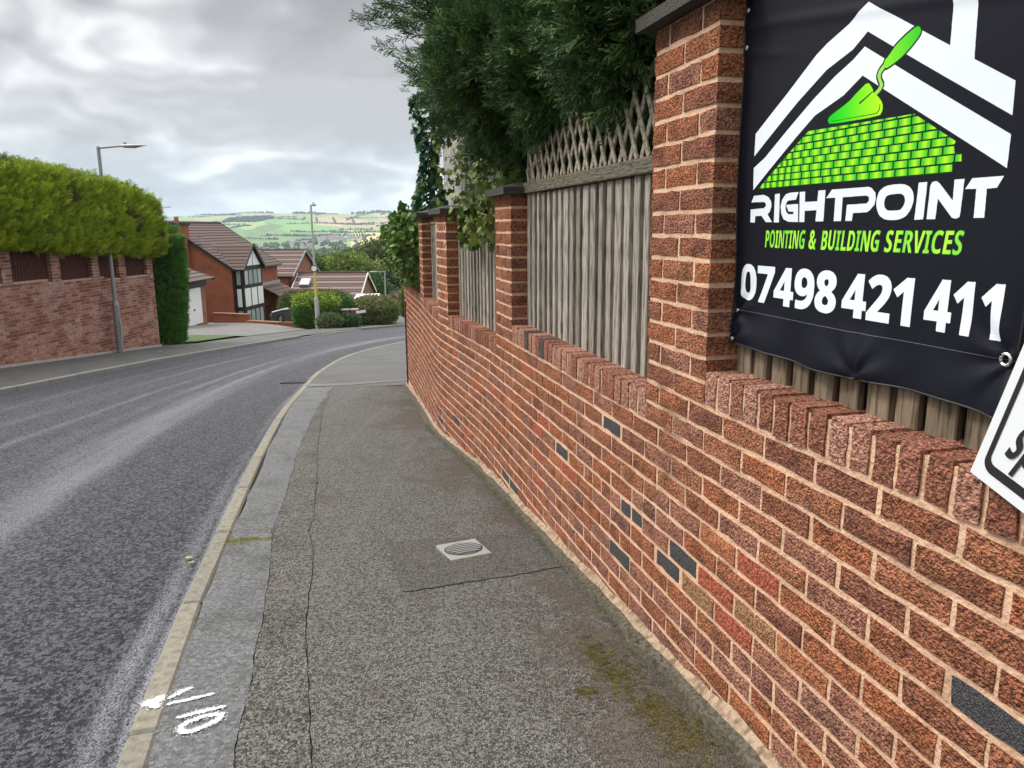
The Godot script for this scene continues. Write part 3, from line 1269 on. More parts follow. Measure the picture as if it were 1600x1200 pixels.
		for i in 4:
			var i2 := (i + 1) % 4
			quad(s3, lowc[i2], lowc[i], mid[i], mid[i2])
			quad(s3, mid[i2], mid[i], high[i], high[i2])
		quad(s3, high[0], high[1], high[2], high[3])
		quad(s3, lowc[3], lowc[2], lowc[1], lowc[0])
		part("cap", done(s3), M.cap, piers[q])
	# coping of bricks on edge
	for c in [[-3.1, -0.44, 15], [0.0, 2.035, 17], [2.475, 4.06, 19], [4.5, 5.86, 19], [6.3, 9.9, 19]]:
		var n := int((c[1] - c[0]) / 0.0755)
		var pitch: float = (c[1] - c[0]) / n
		for k in n:
			var tt: float = c[0] + (k + 0.5) * pitch
			var xf := face(tt, line_y(c[2]) + 0.009 + 0.0515 + rng.randf_range(-0.0025, 0.0025), rng.randf_range(-0.005, 0.0))
			xf.basis = xf.basis * Basis(Vector3.BACK, rng.randf_range(-0.02, 0.02)) * Basis.from_scale(Vector3(rng.randf_range(0.93, 1.0), 1, 1))
			var m: Material = M.coping[rng.randi() % 5]
			if c[2] == 17 and (k == n - 5 or k == n - 9):
				m = M.brick_dark
			placed("coping_brick", edge_brick[rng.randi() % 6], m, wall, xf)
		var s4 := begin()
		for k in n:
			var xa := face(c[0] + k * pitch, line_y(c[2]) + 0.052, 0.1)
			var xb := face(c[0] + (k + 1) * pitch, line_y(c[2]) + 0.052, 0.1)
			bar(s4, xa.origin, xb.origin, 0.1935, 0.0985)
		part("coping_mortar", done(s4), M.mortar, wall)
	# foot: a smear of mortar on the joint with the pavement and a mossy concrete edging
	var fn := FastNoiseLite.new()
	fn.seed = 55
	fn.frequency = 3.5
	var s5 := begin()
	var s6 := begin()
	t = T0
	while t < T1 - 0.3:
		var u := t + 0.06
		var e := []
		for v in [t, u]:
			var g := ground_at(v)
			var k1 := 0.03 + 0.03 * fn.get_noise_1d(v)
			var k2 := 0.026 + 0.016 * fn.get_noise_1d(v + 40.0)
			var k3 := k2 + 0.034 + 0.026 * fn.get_noise_1d(v + 90.0)
			e.append([face(v, g + k1 + 0.02, -0.001).origin, face(v, g + 0.028, -k2).origin, face(v, g + 0.026, -k2 - 0.004).origin, face(v, g + 0.022 + 0.006 * fn.get_noise_1d(v * 3.0), -k3).origin, face(v, g - 0.02, -k3 - 0.018).origin])
		quad(s5, e[1][0], e[0][0], e[0][1], e[1][1])
		quad(s6, e[1][1], e[0][1], e[0][3], e[1][3])
		quad(s6, e[1][3], e[0][3], e[0][4], e[1][4])
		t = u
	part("mortar_fillet", done(s5), M.foot_mortar, wall)
	part("concrete_edging", done(s6), M.foot_moss, wall)
	var s7 := begin()
	var j0 := face(8.42, (line_y(21) + ground_at(8.42)) * 0.5, -0.004)
	cbox(s7, j0, Vector3(0.03, line_y(21) - ground_at(8.42), 0.02))
	part("movement_joint", done(s7), M.black, wall)


# ---------------------------------------------------------------- timber between the piers
func make_fences() -> void:
	var board := box_mesh(Vector3(1, 1, 1))
	for f in [
		[-2.9, -0.44, 15, 0.60, "weathered board fence panel behind the black banner"],
		[0.0, 2.035, 17, 0.195, "grey weathered vertical board panel under the diamond trellis"],
		[2.475, 4.06, 19, 0.040, "grey vertical board panel overhung by vine leaves, between the two middle piers"],
		[4.5, 5.86, 19, 0.035, "narrow grey board panel between the two farthest brick piers"]]:
		var low: float = line_y(f[2]) + 0.108
		var high: float = f[3]
		var o := thing("fence_panel", face((f[0] + f[1]) * 0.5, low, 0.1).origin, f[4], "fence panel", "board panels set between the brick piers")
		var n := int(round((f[1] - f[0]) / 0.1))
		var pitch: float = (f[1] - f[0]) / n
		for k in n:
			var t: float = f[0] + (k + 0.5) * pitch
			var st := begin()
			var top := high + rng.randf_range(-0.004, 0.004)
			var xf := face(t, (top + low) * 0.5, 0.108)
			xf.origin += xf.basis.x * rng.randf_range(-0.006, 0.006)
			xf.basis = xf.basis * Basis(Vector3.BACK, rng.randf_range(-0.007, 0.007)) * Basis(Vector3.UP, rng.randf_range(-0.10, 0.10))
			cbox(st, xf, Vector3(rng.randf_range(0.044, 0.064) + (0.016 if f[2] == 15 else 0.0), top - low, 0.022), 0.003)
			part("board", done(st), M.boards[rng.randi() % 5] if f[2] != 15 else M.brown_boards[rng.randi() % 3], o)
			var xb := face(t + pitch * 0.5, (top + low) * 0.5, 0.148)
			if k < n - 1:
				var s2 := begin()
				cbox(s2, xb, Vector3(0.09, top - low - 0.01, 0.018), 0.002)
				part("back_board", done(s2), M.boards[rng.randi() % 5] if f[2] != 15 else M.brown_boards[rng.randi() % 3], o)
		for h in [0.12, 0.86]:
			var s3 := begin()
			var y := lerpf(low, high, h)
			bar(s3, face(f[0] + 0.01, y, 0.165).origin, face(f[1] - 0.01, y, 0.165).origin, 0.03, 0.06)
			part("rail", done(s3), M.rail, o)
		if f[2] == 19:
			var s4 := begin()
			bar(s4, face(f[0] + 0.004, high + 0.018, 0.125).origin, face(f[1] - 0.004, high + 0.018, 0.125).origin, 0.07, 0.022)
			part("top_rail", done(s4), M.rail, o)
	# diamond trellis on the second panel
	var tr := thing("trellis", face(1.0, 0.2, 0.11).origin, "weathered diamond trellis on top of the board panel below the conifer", "trellis")
	var s := begin()
	bar(s, face(0.004, 0.228, 0.105).origin, face(2.03, 0.228, 0.105).origin, 0.06, 0.062, Vector3.UP, 0.004)
	part("rail", done(s), M.rail, tr)
	for t in [0.025, 1.78, 2.01]:
		s = begin()
		bar(s, face(t, 0.262, 0.112).origin, face(t, 0.60, 0.112).origin, 0.032, 0.026, Vector3.RIGHT, 0.002)
		part("post", done(s), M.lath, tr)
	var y0 := 0.262
	var y1 := 0.60
	var run := 0.205
	for dir in [-1.0, 1.0]:
		var t := -run
		while t < 2.03 + run:
			var a := t
			var b := t + run * 1.0
			var ta := a if dir > 0 else b
			var tb := b if dir > 0 else a
			# clip to the frame
			var fa := 0.0
			var fb := 1.0
			for lim in [[0.01, 1.0], [2.025, -1.0]]:
				var va: float = (ta - lim[0]) * lim[1]
				var vb: float = (tb - lim[0]) * lim[1]
				if va < 0.0 and vb < 0.0:
					fb = -1.0
				elif va < 0.0:
					fa = maxf(fa, va / (va - vb))
				elif vb < 0.0:
					fb = minf(fb, va / (va - vb))
			if fb - fa > 0.08:
				var back := 0.100 if dir > 0 else 0.108
				s = begin()
				bar(s, face(lerpf(ta, tb, fa), lerpf(y0, y1, fa), back).origin, face(lerpf(ta, tb, fb), lerpf(y0, y1, fb), back).origin, 0.0065, 0.027, face(1.0, 0.0).basis.x, 0.0)
				part("lath", done(s), M.lath, tr)
			t += 0.115


# ---------------------------------------------------------------- the advertising banner
# Outlines of the print in millimetres from the banner's left edge and from eye level.
const PRINT := {
	"chev1": [516,493,773,346,772,431,771,462,834,445,834,415,837,308,935,252,935,192,521,429,475,400,383,372,275,313,82,193,82,255,224,342,336,416,376,435,452,461],
	"chev2": [516,398,936,159,935,99,518,335,456,301,352,269,284,227,84,99,82,161,138,185,262,262,339,309,418,351,478,376],
	"handle": [680,404,690,394,687,384,663,365,634,348,600,337,591,337,584,351,600,363,617,379,647,394,668,402],
	"neck": [585,348,571,336,567,325,572,315,579,305,574,297,561,290,572,284,585,293,590,304,580,317,578,328,591,339],
	"blade": [538,318,556,300,561,290,572,284,592,264,594,248,585,237,415,240,405,249,409,259,477,283,502,299],
	"slot": [560,296,559,293,516,272,514,276],
	"edge": [583,263,582,251,573,245,420,247,420,246,575,243,585,250,585,262],
	"clip": [109,100,330,234,690,228,808,160,804,153,808,137,825,136,827,120,804,121,806,99],
	"L_R": [89,83,139,84,164,77,178,65,181,51,174,37,163,29,186,8,155,8,131,26,99,26,97,7,73,8,73,45,143,47,154,54,150,61,141,64,76,65],
	"L_I": [196,83,219,84,220,7,195,7],
	"L_G": [304,84,294,65,261,64,253,60,248,52,249,41,253,34,263,28,285,28,286,34,263,35,250,53,304,54,308,7,264,8,241,15,230,29,225,50,231,67,247,81,267,84],
	"L_H": [309,84,332,84,333,58,384,58,386,84,414,84,413,8,381,8,383,36,334,35,335,7,313,7],
	"L_TP": [438,84,568,84,578,81,591,70,594,57,591,43,577,31,568,27,570,27,521,26,519,8,496,8,497,46,565,47,572,53,571,61,562,65,480,64,480,8,453,8,453,64,418,64],
	"L_O": [633,85,676,85,695,78,707,65,710,48,704,30,691,15,667,8,630,9,609,19,598,37,596,54,602,72,616,81],
	"L_Oh": [639,64,669,65,681,60,685,49,682,39,674,30,662,29,635,29,625,36,621,47,624,57,629,62],
	"L_I2": [719,85,743,85,742,9,717,8],
	"L_N": [751,9,752,77,756,84,767,86,776,81,815,45,814,86,839,86,838,21,837,12,828,9,818,11,776,50,775,9],
	"L_T": [858,86,931,86,918,65,895,64,897,10,872,10,870,65,843,66],
}
const PX := 1.9


func spot(x: float, y: float) -> Vector2:
	return Vector2((x + 4.0) * PX, (700.0 - y) * PX)


func ring(key: String) -> PackedVector2Array:
	var out := PackedVector2Array()
	var a: Array = PRINT[key]
	for i in range(0, a.size(), 2):
		out.append(spot(a[i], a[i + 1]))
	return out


# rounds the corners of a traced ring a little
func soft(p: PackedVector2Array) -> PackedVector2Array:
	var out := PackedVector2Array()
	for i in p.size():
		var a := p[i]
		var b := p[(i + 1) % p.size()]
		out.append(a.lerp(b, 0.2))
		out.append(a.lerp(b, 0.8))
	return out


# even-odd scanline fill; tint is called with x where the colour varies
func fill(im: Image, rings: Array, c: Color, tint = null) -> void:
	var lo := INF
	var hi := -INF
	for r in rings:
		for p in r:
			lo = minf(lo, p.y)
			hi = maxf(hi, p.y)
	for y in range(maxi(0, int(lo)), mini(im.get_height() - 1, int(hi) + 1)):
		var xs := []
		var yc := y + 0.5
		for r in rings:
			for i in r.size():
				var a: Vector2 = r[i]
				var b: Vector2 = r[(i + 1) % r.size()]
				if (a.y <= yc) != (b.y <= yc):
					xs.append(a.x + (yc - a.y) * (b.x - a.x) / (b.y - a.y))
		xs.sort()
		for i in range(0, xs.size() - 1, 2):
			var x0 := maxi(0, int(round(xs[i])))
			var x1 := mini(im.get_width(), int(round(xs[i + 1])))
			if tint != null:
				var x := x0
				while x < x1:
					var n := mini(4, x1 - x)
					im.fill_rect(Rect2i(x, y, n, 1), tint.call(x, y))
					x += n
			elif x1 > x0:
				im.fill_rect(Rect2i(x0, y, x1 - x0, 1), c)


# lettering: the outlines of a bold face, fitted to a box in millimetres
func letters(im: Image, words: String, x0: float, x1: float, y0: float, y1: float, c: Color, slant := 0.0, tint = null, fat := 0.0) -> void:
	var f := SystemFont.new()
	f.font_names = PackedStringArray(["Droid Sans"])
	f.font_weight = 700
	var tm := TextMesh.new()
	tm.font = f
	tm.font_size = 64
	tm.pixel_size = 0.01
	tm.depth = 0.0
	tm.curve_step = 1.0
	tm.text = words
	var arr := tm.get_mesh_arrays()
	var v: PackedVector3Array = arr[Mesh.ARRAY_VERTEX]
	var ix: PackedInt32Array = arr[Mesh.ARRAY_INDEX] if arr[Mesh.ARRAY_INDEX] else PackedInt32Array(range(v.size()))
	var lo := Vector3(INF, INF, 0)
	var hi := Vector3(-INF, -INF, 0)
	for p in v:
		lo = lo.min(p)
		hi = hi.max(p)
	for i in range(0, ix.size(), 3):
		var r := PackedVector2Array()
		for k in 3:
			var p := v[ix[i + k]]
			var fy := (p.y - lo.y) / (hi.y - lo.y)
			r.append(spot(lerpf(x0, x1, (p.x - lo.x) / (hi.x - lo.x)) + slant * (fy - 0.5), lerpf(y0, y1, fy)))
		if fat > 0.0:
			var grown := Geometry2D.offset_polygon(r, fat * PX)
			if grown.size():
				r = grown[0]
		fill(im, [r], c, tint)


func banner_print() -> ImageTexture:
	var im := Image.create(1930, 2012, false, Image.FORMAT_RGB8)
	var ink := lin(0.007, 0.0078, 0.013)
	im.fill(ink)
	var white := lin(0.70, 0.745, 0.79)
	fill(im, [ring("chev1")], white)
	fill(im, [ring("chev2")], white)
	# the little green wall: rows of blocks clipped to its outline
	var clip := ring("clip")
	var r := RandomNumberGenerator.new()
	r.seed = 3
	fill(im, [clip], lin(0.005, 0.03, 0.006))
	for k in 8:
		var yb := 100.5 + 17.6 * k
		var x := 60.0 - (k % 2) * 22.0
		while x < 840.0:
			var w := r.randf_range(36.0, 48.0) if x > 260.0 else r.randf_range(24.0, 34.0)
			var block := PackedVector2Array([spot(x, yb + 1.4), spot(x + w - 4.0, yb + 1.4), spot(x + w - 4.0, yb + 15.4), spot(x, yb + 15.4)])
			var xa := block[0].x
			var xb := block[1].x
			for piece in Geometry2D.intersect_polygons(block, clip):
				fill(im, [piece], white, func(px, _py):
					var f := 1.0 - absf((px - xa) / (xb - xa) - 0.5) * 2.0
					return lin(lerpf(0.05, 0.45, f * f), lerpf(0.42, 0.78, f), 0.02))
			x += w
	# trowel
	for key in ["handle", "neck", "blade"]:
		for g in Geometry2D.offset_polygon(soft(ring(key)), 4.2 * PX):
			fill(im, [g], lin(0.004, 0.02, 0.006))
	fill(im, [soft(ring("handle"))], white, func(px, py):
		var f := clampf((px / PX - 584.0 - (py - 600.0) * 0.05) / 106.0, 0.0, 1.0)
		return lin(lerpf(0.20, 0.03, f), lerpf(0.70, 0.48, f), 0.02))
	fill(im, [soft(ring("neck"))], lin(0.30, 0.60, 0.10))
	fill(im, [soft(ring("blade"))], white, func(px, _py):
		var f := clampf((px / PX - 405.0) / 185.0, 0.0, 1.0)
		return lin(lerpf(0.0, 0.42, f * f), lerpf(0.50, 0.80, f), 0.01))
	fill(im, [ring("slot")], lin(0.004, 0.03, 0.006))
	fill(im, [ring("edge")], lin(0.004, 0.10, 0.01))
	for key in ["L_R", "L_I", "L_G", "L_H", "L_TP", "L_I2", "L_N", "L_T"]:
		fill(im, [ring(key)], white)
	fill(im, [soft(ring("L_O")), soft(ring("L_Oh"))], white)
	var green := func(px, py):
		var f := 0.5 + 0.5 * sin(px * 0.045 + py * 0.01)
		return lin(lerpf(0.20, 0.42, f), lerpf(0.62, 0.80, f), 0.05)
	for word in [["POINTING", 157, 341], ["&", 360, 390], ["BUILDING", 412, 618], ["SERVICES", 638, 853]]:
		letters(im, word[0], word[1], word[2], -62.0, -14.0, lin(0.01, 0.10, 0.01), 4.0, null, 1.5)
		letters(im, word[0], word[1], word[2], -62.0, -14.0, white, 4.0, green)
	for word in [["07498", 32, 486], ["421", 514, 737], ["411", 778, 963]]:
		letters(im, word[0], word[1], word[2], -217.0, -115.0, white, 0.0, null, 2.6)
	# welded hem along the bottom and sides
	for y in [-252.0]:
		im.fill_rect(Rect2i(0, int(spot(0, y).y), 1930, 2), lin(0.16, 0.17, 0.19))
	return ImageTexture.create_from_image(im)


# banner position: x along (metres from its left edge), y up from eye level
func cloth(x: float, y: float, lift := 0.0) -> Vector3:
	var s := 0.0
	# slack folds, most at the free bottom hem, pulled in at the eyelets
	var low := smoothstep(-0.22, -0.36, y)
	s += low * (0.014 + 0.009 * sin(x * 14.0) + 0.005 * sin(x * 31.0 + 1.0))
	for e in [[0.016, -0.345], [0.588, -0.352], [0.015, -0.256], [0.998, -0.25]]:
		var q := Vector2(x - e[0], y - e[1])
		s -= (0.004 + 0.012 * low) * exp(-q.length_squared() / 0.0016)
		s += 0.006 * exp(-q.length_squared() / 0.012) * sin(q.angle() * 7.0)
	s += 0.003 * sin(x * 5.0 + y * 4.0) + 0.002 * sin(y * 11.0 - x * 3.0)
	s += 0.004 * exp(-pow((y - 0.56 + x * 0.16) / 0.012, 2.0)) + 0.003 * exp(-pow((y - 0.49 + x * 0.22) / 0.01, 2.0)) * smoothstep(0.35, 0.1, x)
	var drop := low * (0.006 * sin(x * 9.0 + 0.6))
	return face(-0.445 - x, y + drop, 0.084 - s - lift).origin


func make_banner() -> void:
	var b := thing("banner", cloth(0.5, -0.358), "black vinyl banner advertising pointing and building services on the fence", "banner")
	var st := SurfaceTool.new()
	st.begin(Mesh.PRIMITIVE_TRIANGLES)
	st.set_smooth_group(0)
	var nx := 110
	var ny := 110
	for j in ny + 1:
		for i in nx + 1:
			var x := -0.004 + 1.016 * i / nx
			var y := -0.358 + 1.058 * j / ny
			st.set_uv(Vector2(float(i) / nx, 1.0 - float(j) / ny))
			st.add_vertex(cloth(x, y))
	for j in ny:
		for i in nx:
			var a := j * (nx + 1) + i
			for k in [a, a + nx + 1, a + nx + 2, a, a + nx + 2, a + 1]:
				st.add_index(k)
	st.generate_normals()
	var m := StandardMaterial3D.new()
	m.albedo_texture = banner_print()
	m.roughness = 0.55
	m.metallic_specular = 0.25
	m.texture_repeat = false
	m.heightmap_enabled = false
	part("printed_sheet", st.commit(), m, b)
	var s := begin()
	for side in [[-0.004, -0.358, -0.004, 0.70], [-0.004, -0.358, 1.012, -0.358], [1.012, -0.358, 1.012, 0.70]]:
		var pts := []
		var rad := []
		for k in 41:
			pts.append(cloth(lerpf(side[0], side[2], k / 40.0), lerpf(side[1], side[3], k / 40.0), 0.0))
			rad.append(0.0022)
		tube(s, pts, rad, 6)
	part("hem", done(s), mat(lin(0.02, 0.02, 0.024), 0.5), b)
	for e in [[0.016, -0.345], [0.588, -0.350], [0.015, -0.256], [0.986, -0.25], [0.012, 0.50], [0.012, 0.60]]:
		var big: bool = e[0] > 0.9
		var c := cloth(e[0], e[1], 0.003)
		var bs := face(-0.45 - e[0], 0.0).basis
		var pts := []
		var rad := []
		for k in 17:
			var a := TAU * k / 16
			pts.append(c + (bs.x * cos(a) + bs.y * sin(a)) * (0.011 if big else 0.0055))
			rad.append(0.0032 if big else 0.002)
		s = begin()
		tube(s, pts, rad, 6, false)
		part("eyelet", done(s), M.steel, b)
		if not big:
			s = begin()
			tube(s, [c - bs.z * 0.004, c + bs.z * 0.002, c + bs.z * 0.0035], [0.005, 0.005, 0.001], 10)
			part("screw", done(s), M.steel, b)

	# tilted white sign fixed over the banner's corner
	var frame := face(-1.49, -0.441, -0.03)
	frame.basis = frame.basis * Basis(Vector3.BACK, deg_to_rad(-17.5))
	var sg := thing("street_sign", frame.origin, "tilted white sign board with black border and letters, cut off at right edge", "sign")
	s = begin()
	var sx := 0.42
	var sy := 0.50
	cbox(s, frame * Transform3D(Basis(), Vector3(sx * 0.5, sy * 0.5, -0.0015)), Vector3(sx, sy, 0.003), 0.0008)
	part("board", done(s), mat(lin(0.74, 0.76, 0.78), 0.35, ntex(120, 0.09, [[0.0, 0.9, 0.9, 0.9], [1.0, 1, 1, 1]], false, 3, 256), 0.05), sg)
	# printed border: a rounded frame
	s = begin()
	var outer := rounded(0.018, 0.022, sx - 0.018, sy - 0.02, 0.022)
	var inner := rounded(0.0275, 0.040, sx - 0.0275, sy - 0.034, 0.014)
	for i in outer.size():
		var i2 := (i + 1) % outer.size()
		var z := 0.0009
		quad(s, frame * Vector3(inner[i].x, inner[i].y, z), frame * Vector3(outer[i].x, outer[i].y, z), frame * Vector3(outer[i2].x, outer[i2].y, z), frame * Vector3(inner[i2].x, inner[i2].y, z))
	part("border", done(s), M.black, sg)
	var f := SystemFont.new()
	f.font_names = PackedStringArray(["Droid Sans"])
	f.font_weight = 700
	var tm := TextMesh.new()
	tm.font = f
	tm.text = "sp"
	tm.font_size = 64
	tm.pixel_size = 0.0017
	tm.depth = 0.0008
	tm.horizontal_alignment = HORIZONTAL_ALIGNMENT_LEFT
	tm.vertical_alignment = VERTICAL_ALIGNMENT_BOTTOM
	var slope := Basis(Vector3(1, 0, 0), Vector3(0.22, 1, 0), Vector3(0, 0, 1))
	var box := tm.get_aabb()
	var k := 0.092 / box.size.y
	placed("lettering", tm, M.black, sg, frame * Transform3D(slope * Basis.from_scale(Vector3(k * 0.46, k, 1)), Vector3(0.043, 0.044, 0.0012)) * Transform3D(Basis(), -box.position))


func rounded(x0: float, y0: float, x1: float, y1: float, r: float) -> Array:
	var out := []
	for c in [[x1 - r, y1 - r, 0.0], [x0 + r, y1 - r, 90.0], [x0 + r, y0 + r, 180.0], [x1 - r, y0 + r, 270.0]]:
		for k in 7:
			var a := deg_to_rad(c[2] + k * 15.0)
			out.append(Vector2(c[0] + cos(a) * r, c[1] + sin(a) * r))
	return out


# ---------------------------------------------------------------- foliage
# flat spray of a cypress: a stem along +y of length 1 with forked side twigs
func frond_mesh(seed_: int) -> ArrayMesh:
	var r := RandomNumberGenerator.new()
	r.seed = seed_
	var st := begin()
	var blade := func(a: Vector3, b: Vector3, w: float) -> void:
		var side := (b - a).cross(Vector3.BACK).normalized() * w
		var m := a.lerp(b, 0.45) + Vector3(0, 0, r.randf_range(-0.02, 0.02))
		tri(st, a, m + side, b)
		tri(st, a, b, m - side)
	blade.call(Vector3.ZERO, Vector3(0, 0.55, 0.03), 0.014)
	blade.call(Vector3(0, 0.45, 0.02), Vector3(0.02, 1.0, -0.02), 0.018)
	var n := 9
	for i in n:
		for s in [-1.0, 1.0]:
			var y := 0.1 + 0.8 * (i + r.randf() * 0.6) / n
			var a = deg_to_rad(r.randf_range(30.0, 55.0)) * s
			var l := (0.40 - 0.30 * y) * r.randf_range(0.7, 1.2)
			var p := Vector3(0, y, 0.02)
			var q := p + Vector3(sin(a) * l, cos(a) * l, r.randf_range(-0.09, 0.05))
			blade.call(p, q, 0.017)
			if l > 0.16:
				for f in [0.4, 0.7]:
					var b = a + deg_to_rad(r.randf_range(-40.0, 40.0))
					var o := p.lerp(q, f)
					blade.call(o, o + Vector3(sin(b) * l * 0.45, cos(b) * l * 0.45, r.randf_range(-0.04, 0.04)), 0.015)
	return done(st)


# a handful of folded leaves within a ball of radius 1
func clump_mesh(seed_: int, n: int, size: float) -> ArrayMesh:
	var r := RandomNumberGenerator.new()
	r.seed = seed_
	var st := begin()
	for i in n:
		var c := ball(r) * 0.9
		var dir := (ball(r) + c * 0.8 + Vector3(0, 0.15, 0)).normalized()
		var side := dir.cross(ball(r)).normalized() * size * 0.36
		var nrm := dir.cross(side).normalized() * size * 0.12
		var tip := c + dir * size
		var mid := c + dir * size * 0.45
		tri(st, c, mid + side + nrm, tip)
		tri(st, c, tip, mid - side + nrm)
	return done(st)


# one ivy or vine leaf, five points, lying in xy with its stalk at the origin
func lobed_leaf_mesh() -> ArrayMesh:
	var st := begin()
	var rim := [Vector3(0, 0.05, 0), Vector3(0.32, -0.05, 0.03), Vector3(0.52, 0.28, -0.06), Vector3(0.30, 0.42, 0.02), Vector3(0.42, 0.72, -0.05), Vector3(0.16, 0.66, 0.02), Vector3(0, 1.0, -0.08), Vector3(-0.16, 0.66, 0.02), Vector3(-0.42, 0.72, -0.05), Vector3(-0.30, 0.42, 0.02), Vector3(-0.52, 0.28, -0.06), Vector3(-0.32, -0.05, 0.03)]
	for i in rim.size():
		tri(st, Vector3(0, 0.35, 0.04), rim[i], rim[(i + 1) % rim.size()])
	return done(st)


func ball(r: RandomNumberGenerator) -> Vector3:
	while true:
		var v := Vector3(r.randf_range(-1, 1), r.randf_range(-1, 1), r.randf_range(-1, 1))
		if v.length_squared() < 1.0:
			return v
	return Vector3.ZERO


func looking(dir: Vector3, size: float, r: RandomNumberGenerator, wide := 1.0) -> Basis:
	var y := dir.normalized()
	var x := y.cross(Vector3(r.randf_range(-1, 1), r.randf_range(-1, 1), r.randf_range(-1, 1))).normalized()
	return Basis(x * size * wide, y * size, x.cross(y) * size)


func mixed(r: RandomNumberGenerator, a: Array, b: Array, spread := 0.25) -> Color:
	var f := r.randf()
	var k := 1.0 + r.randf_range(-spread, spread)
	return Color(lerpf(a[0], b[0], f) * k, lerpf(a[1], b[1], f) * k, lerpf(a[2], b[2], f) * k)


var fronds := []
var clumps := []
var lobed: ArrayMesh


# a cypress: lobes is a list of [centre, radii] in world space
func conifer(label: String, base: Vector3, top: float, lobes: Array, count: int, seed_: int) -> void:
	var r := RandomNumberGenerator.new()
	r.seed = seed_
	var o := thing("conifer_tree", base, label, "tree", "conifers behind the brick wall")
	var st := begin()
	tube(st, [base, base + Vector3(0.05, (top - base.y) * 0.5, 0), Vector3(base.x, top, base.z)], [0.16, 0.11, 0.03], 9)
	part("trunk", done(st), M.bark, o)
	st = begin()
	for i in 46:
		var l: Array = lobes[r.randi() % lobes.size()]
		var dir := Vector3(r.randf_range(-1, 1), r.randf_range(-0.2, 0.7), r.randf_range(-1, 1)).normalized()
		var end: Vector3 = l[0] + dir * l[1] * 0.92
		var from := Vector3(base.x, clampf(end.y - 0.5, base.y, top), base.z)
		tube(st, [from, from.lerp(end, 0.5) + Vector3(0, -0.12, 0), end], [0.032, 0.018, 0.005], 5)
	part("limb", done(st), M.bark, o)
	var sets := [[], [], []]
	var tints := [[], [], []]
	for i in count:
		var l: Array = lobes[r.randi() % lobes.size()]
		var dir := ball(r).normalized()
		var depth := pow(r.randf(), 0.45)
		var rad := lerpf(0.50, 1.03, depth) + r.randf_range(-0.03, 0.07)
		# ragged outline: whole tufts stand out or fall back
		rad *= 1.0 + 0.13 * sin(dir.x * 9.0 + dir.y * 7.0 + l[0].x) * sin(dir.z * 8.0 - dir.y * 5.0)
		var p: Vector3 = l[0] + dir * l[1] * rad
		# keep it off the street side of the fence
		var grow := (dir + Vector3(0, 0.25, 0) + ball(r) * 0.55).normalized()
		var size := r.randf_range(0.17, 0.36)
		var k := i % 3
		sets[k].append(Transform3D(looking(grow, size, r, 0.8), p - grow * size * 0.5))
		var c := mixed(r, [0.042, 0.085, 0.034], [0.095, 0.155, 0.05], 0.3)
		if r.randf() < 0.05:
			c = Color(0.14, 0.20, 0.06)
		tints[k].append(c)
	for k in 3:
		multi("foliage", fronds[k], M.conifer, sets[k], tints[k], o)


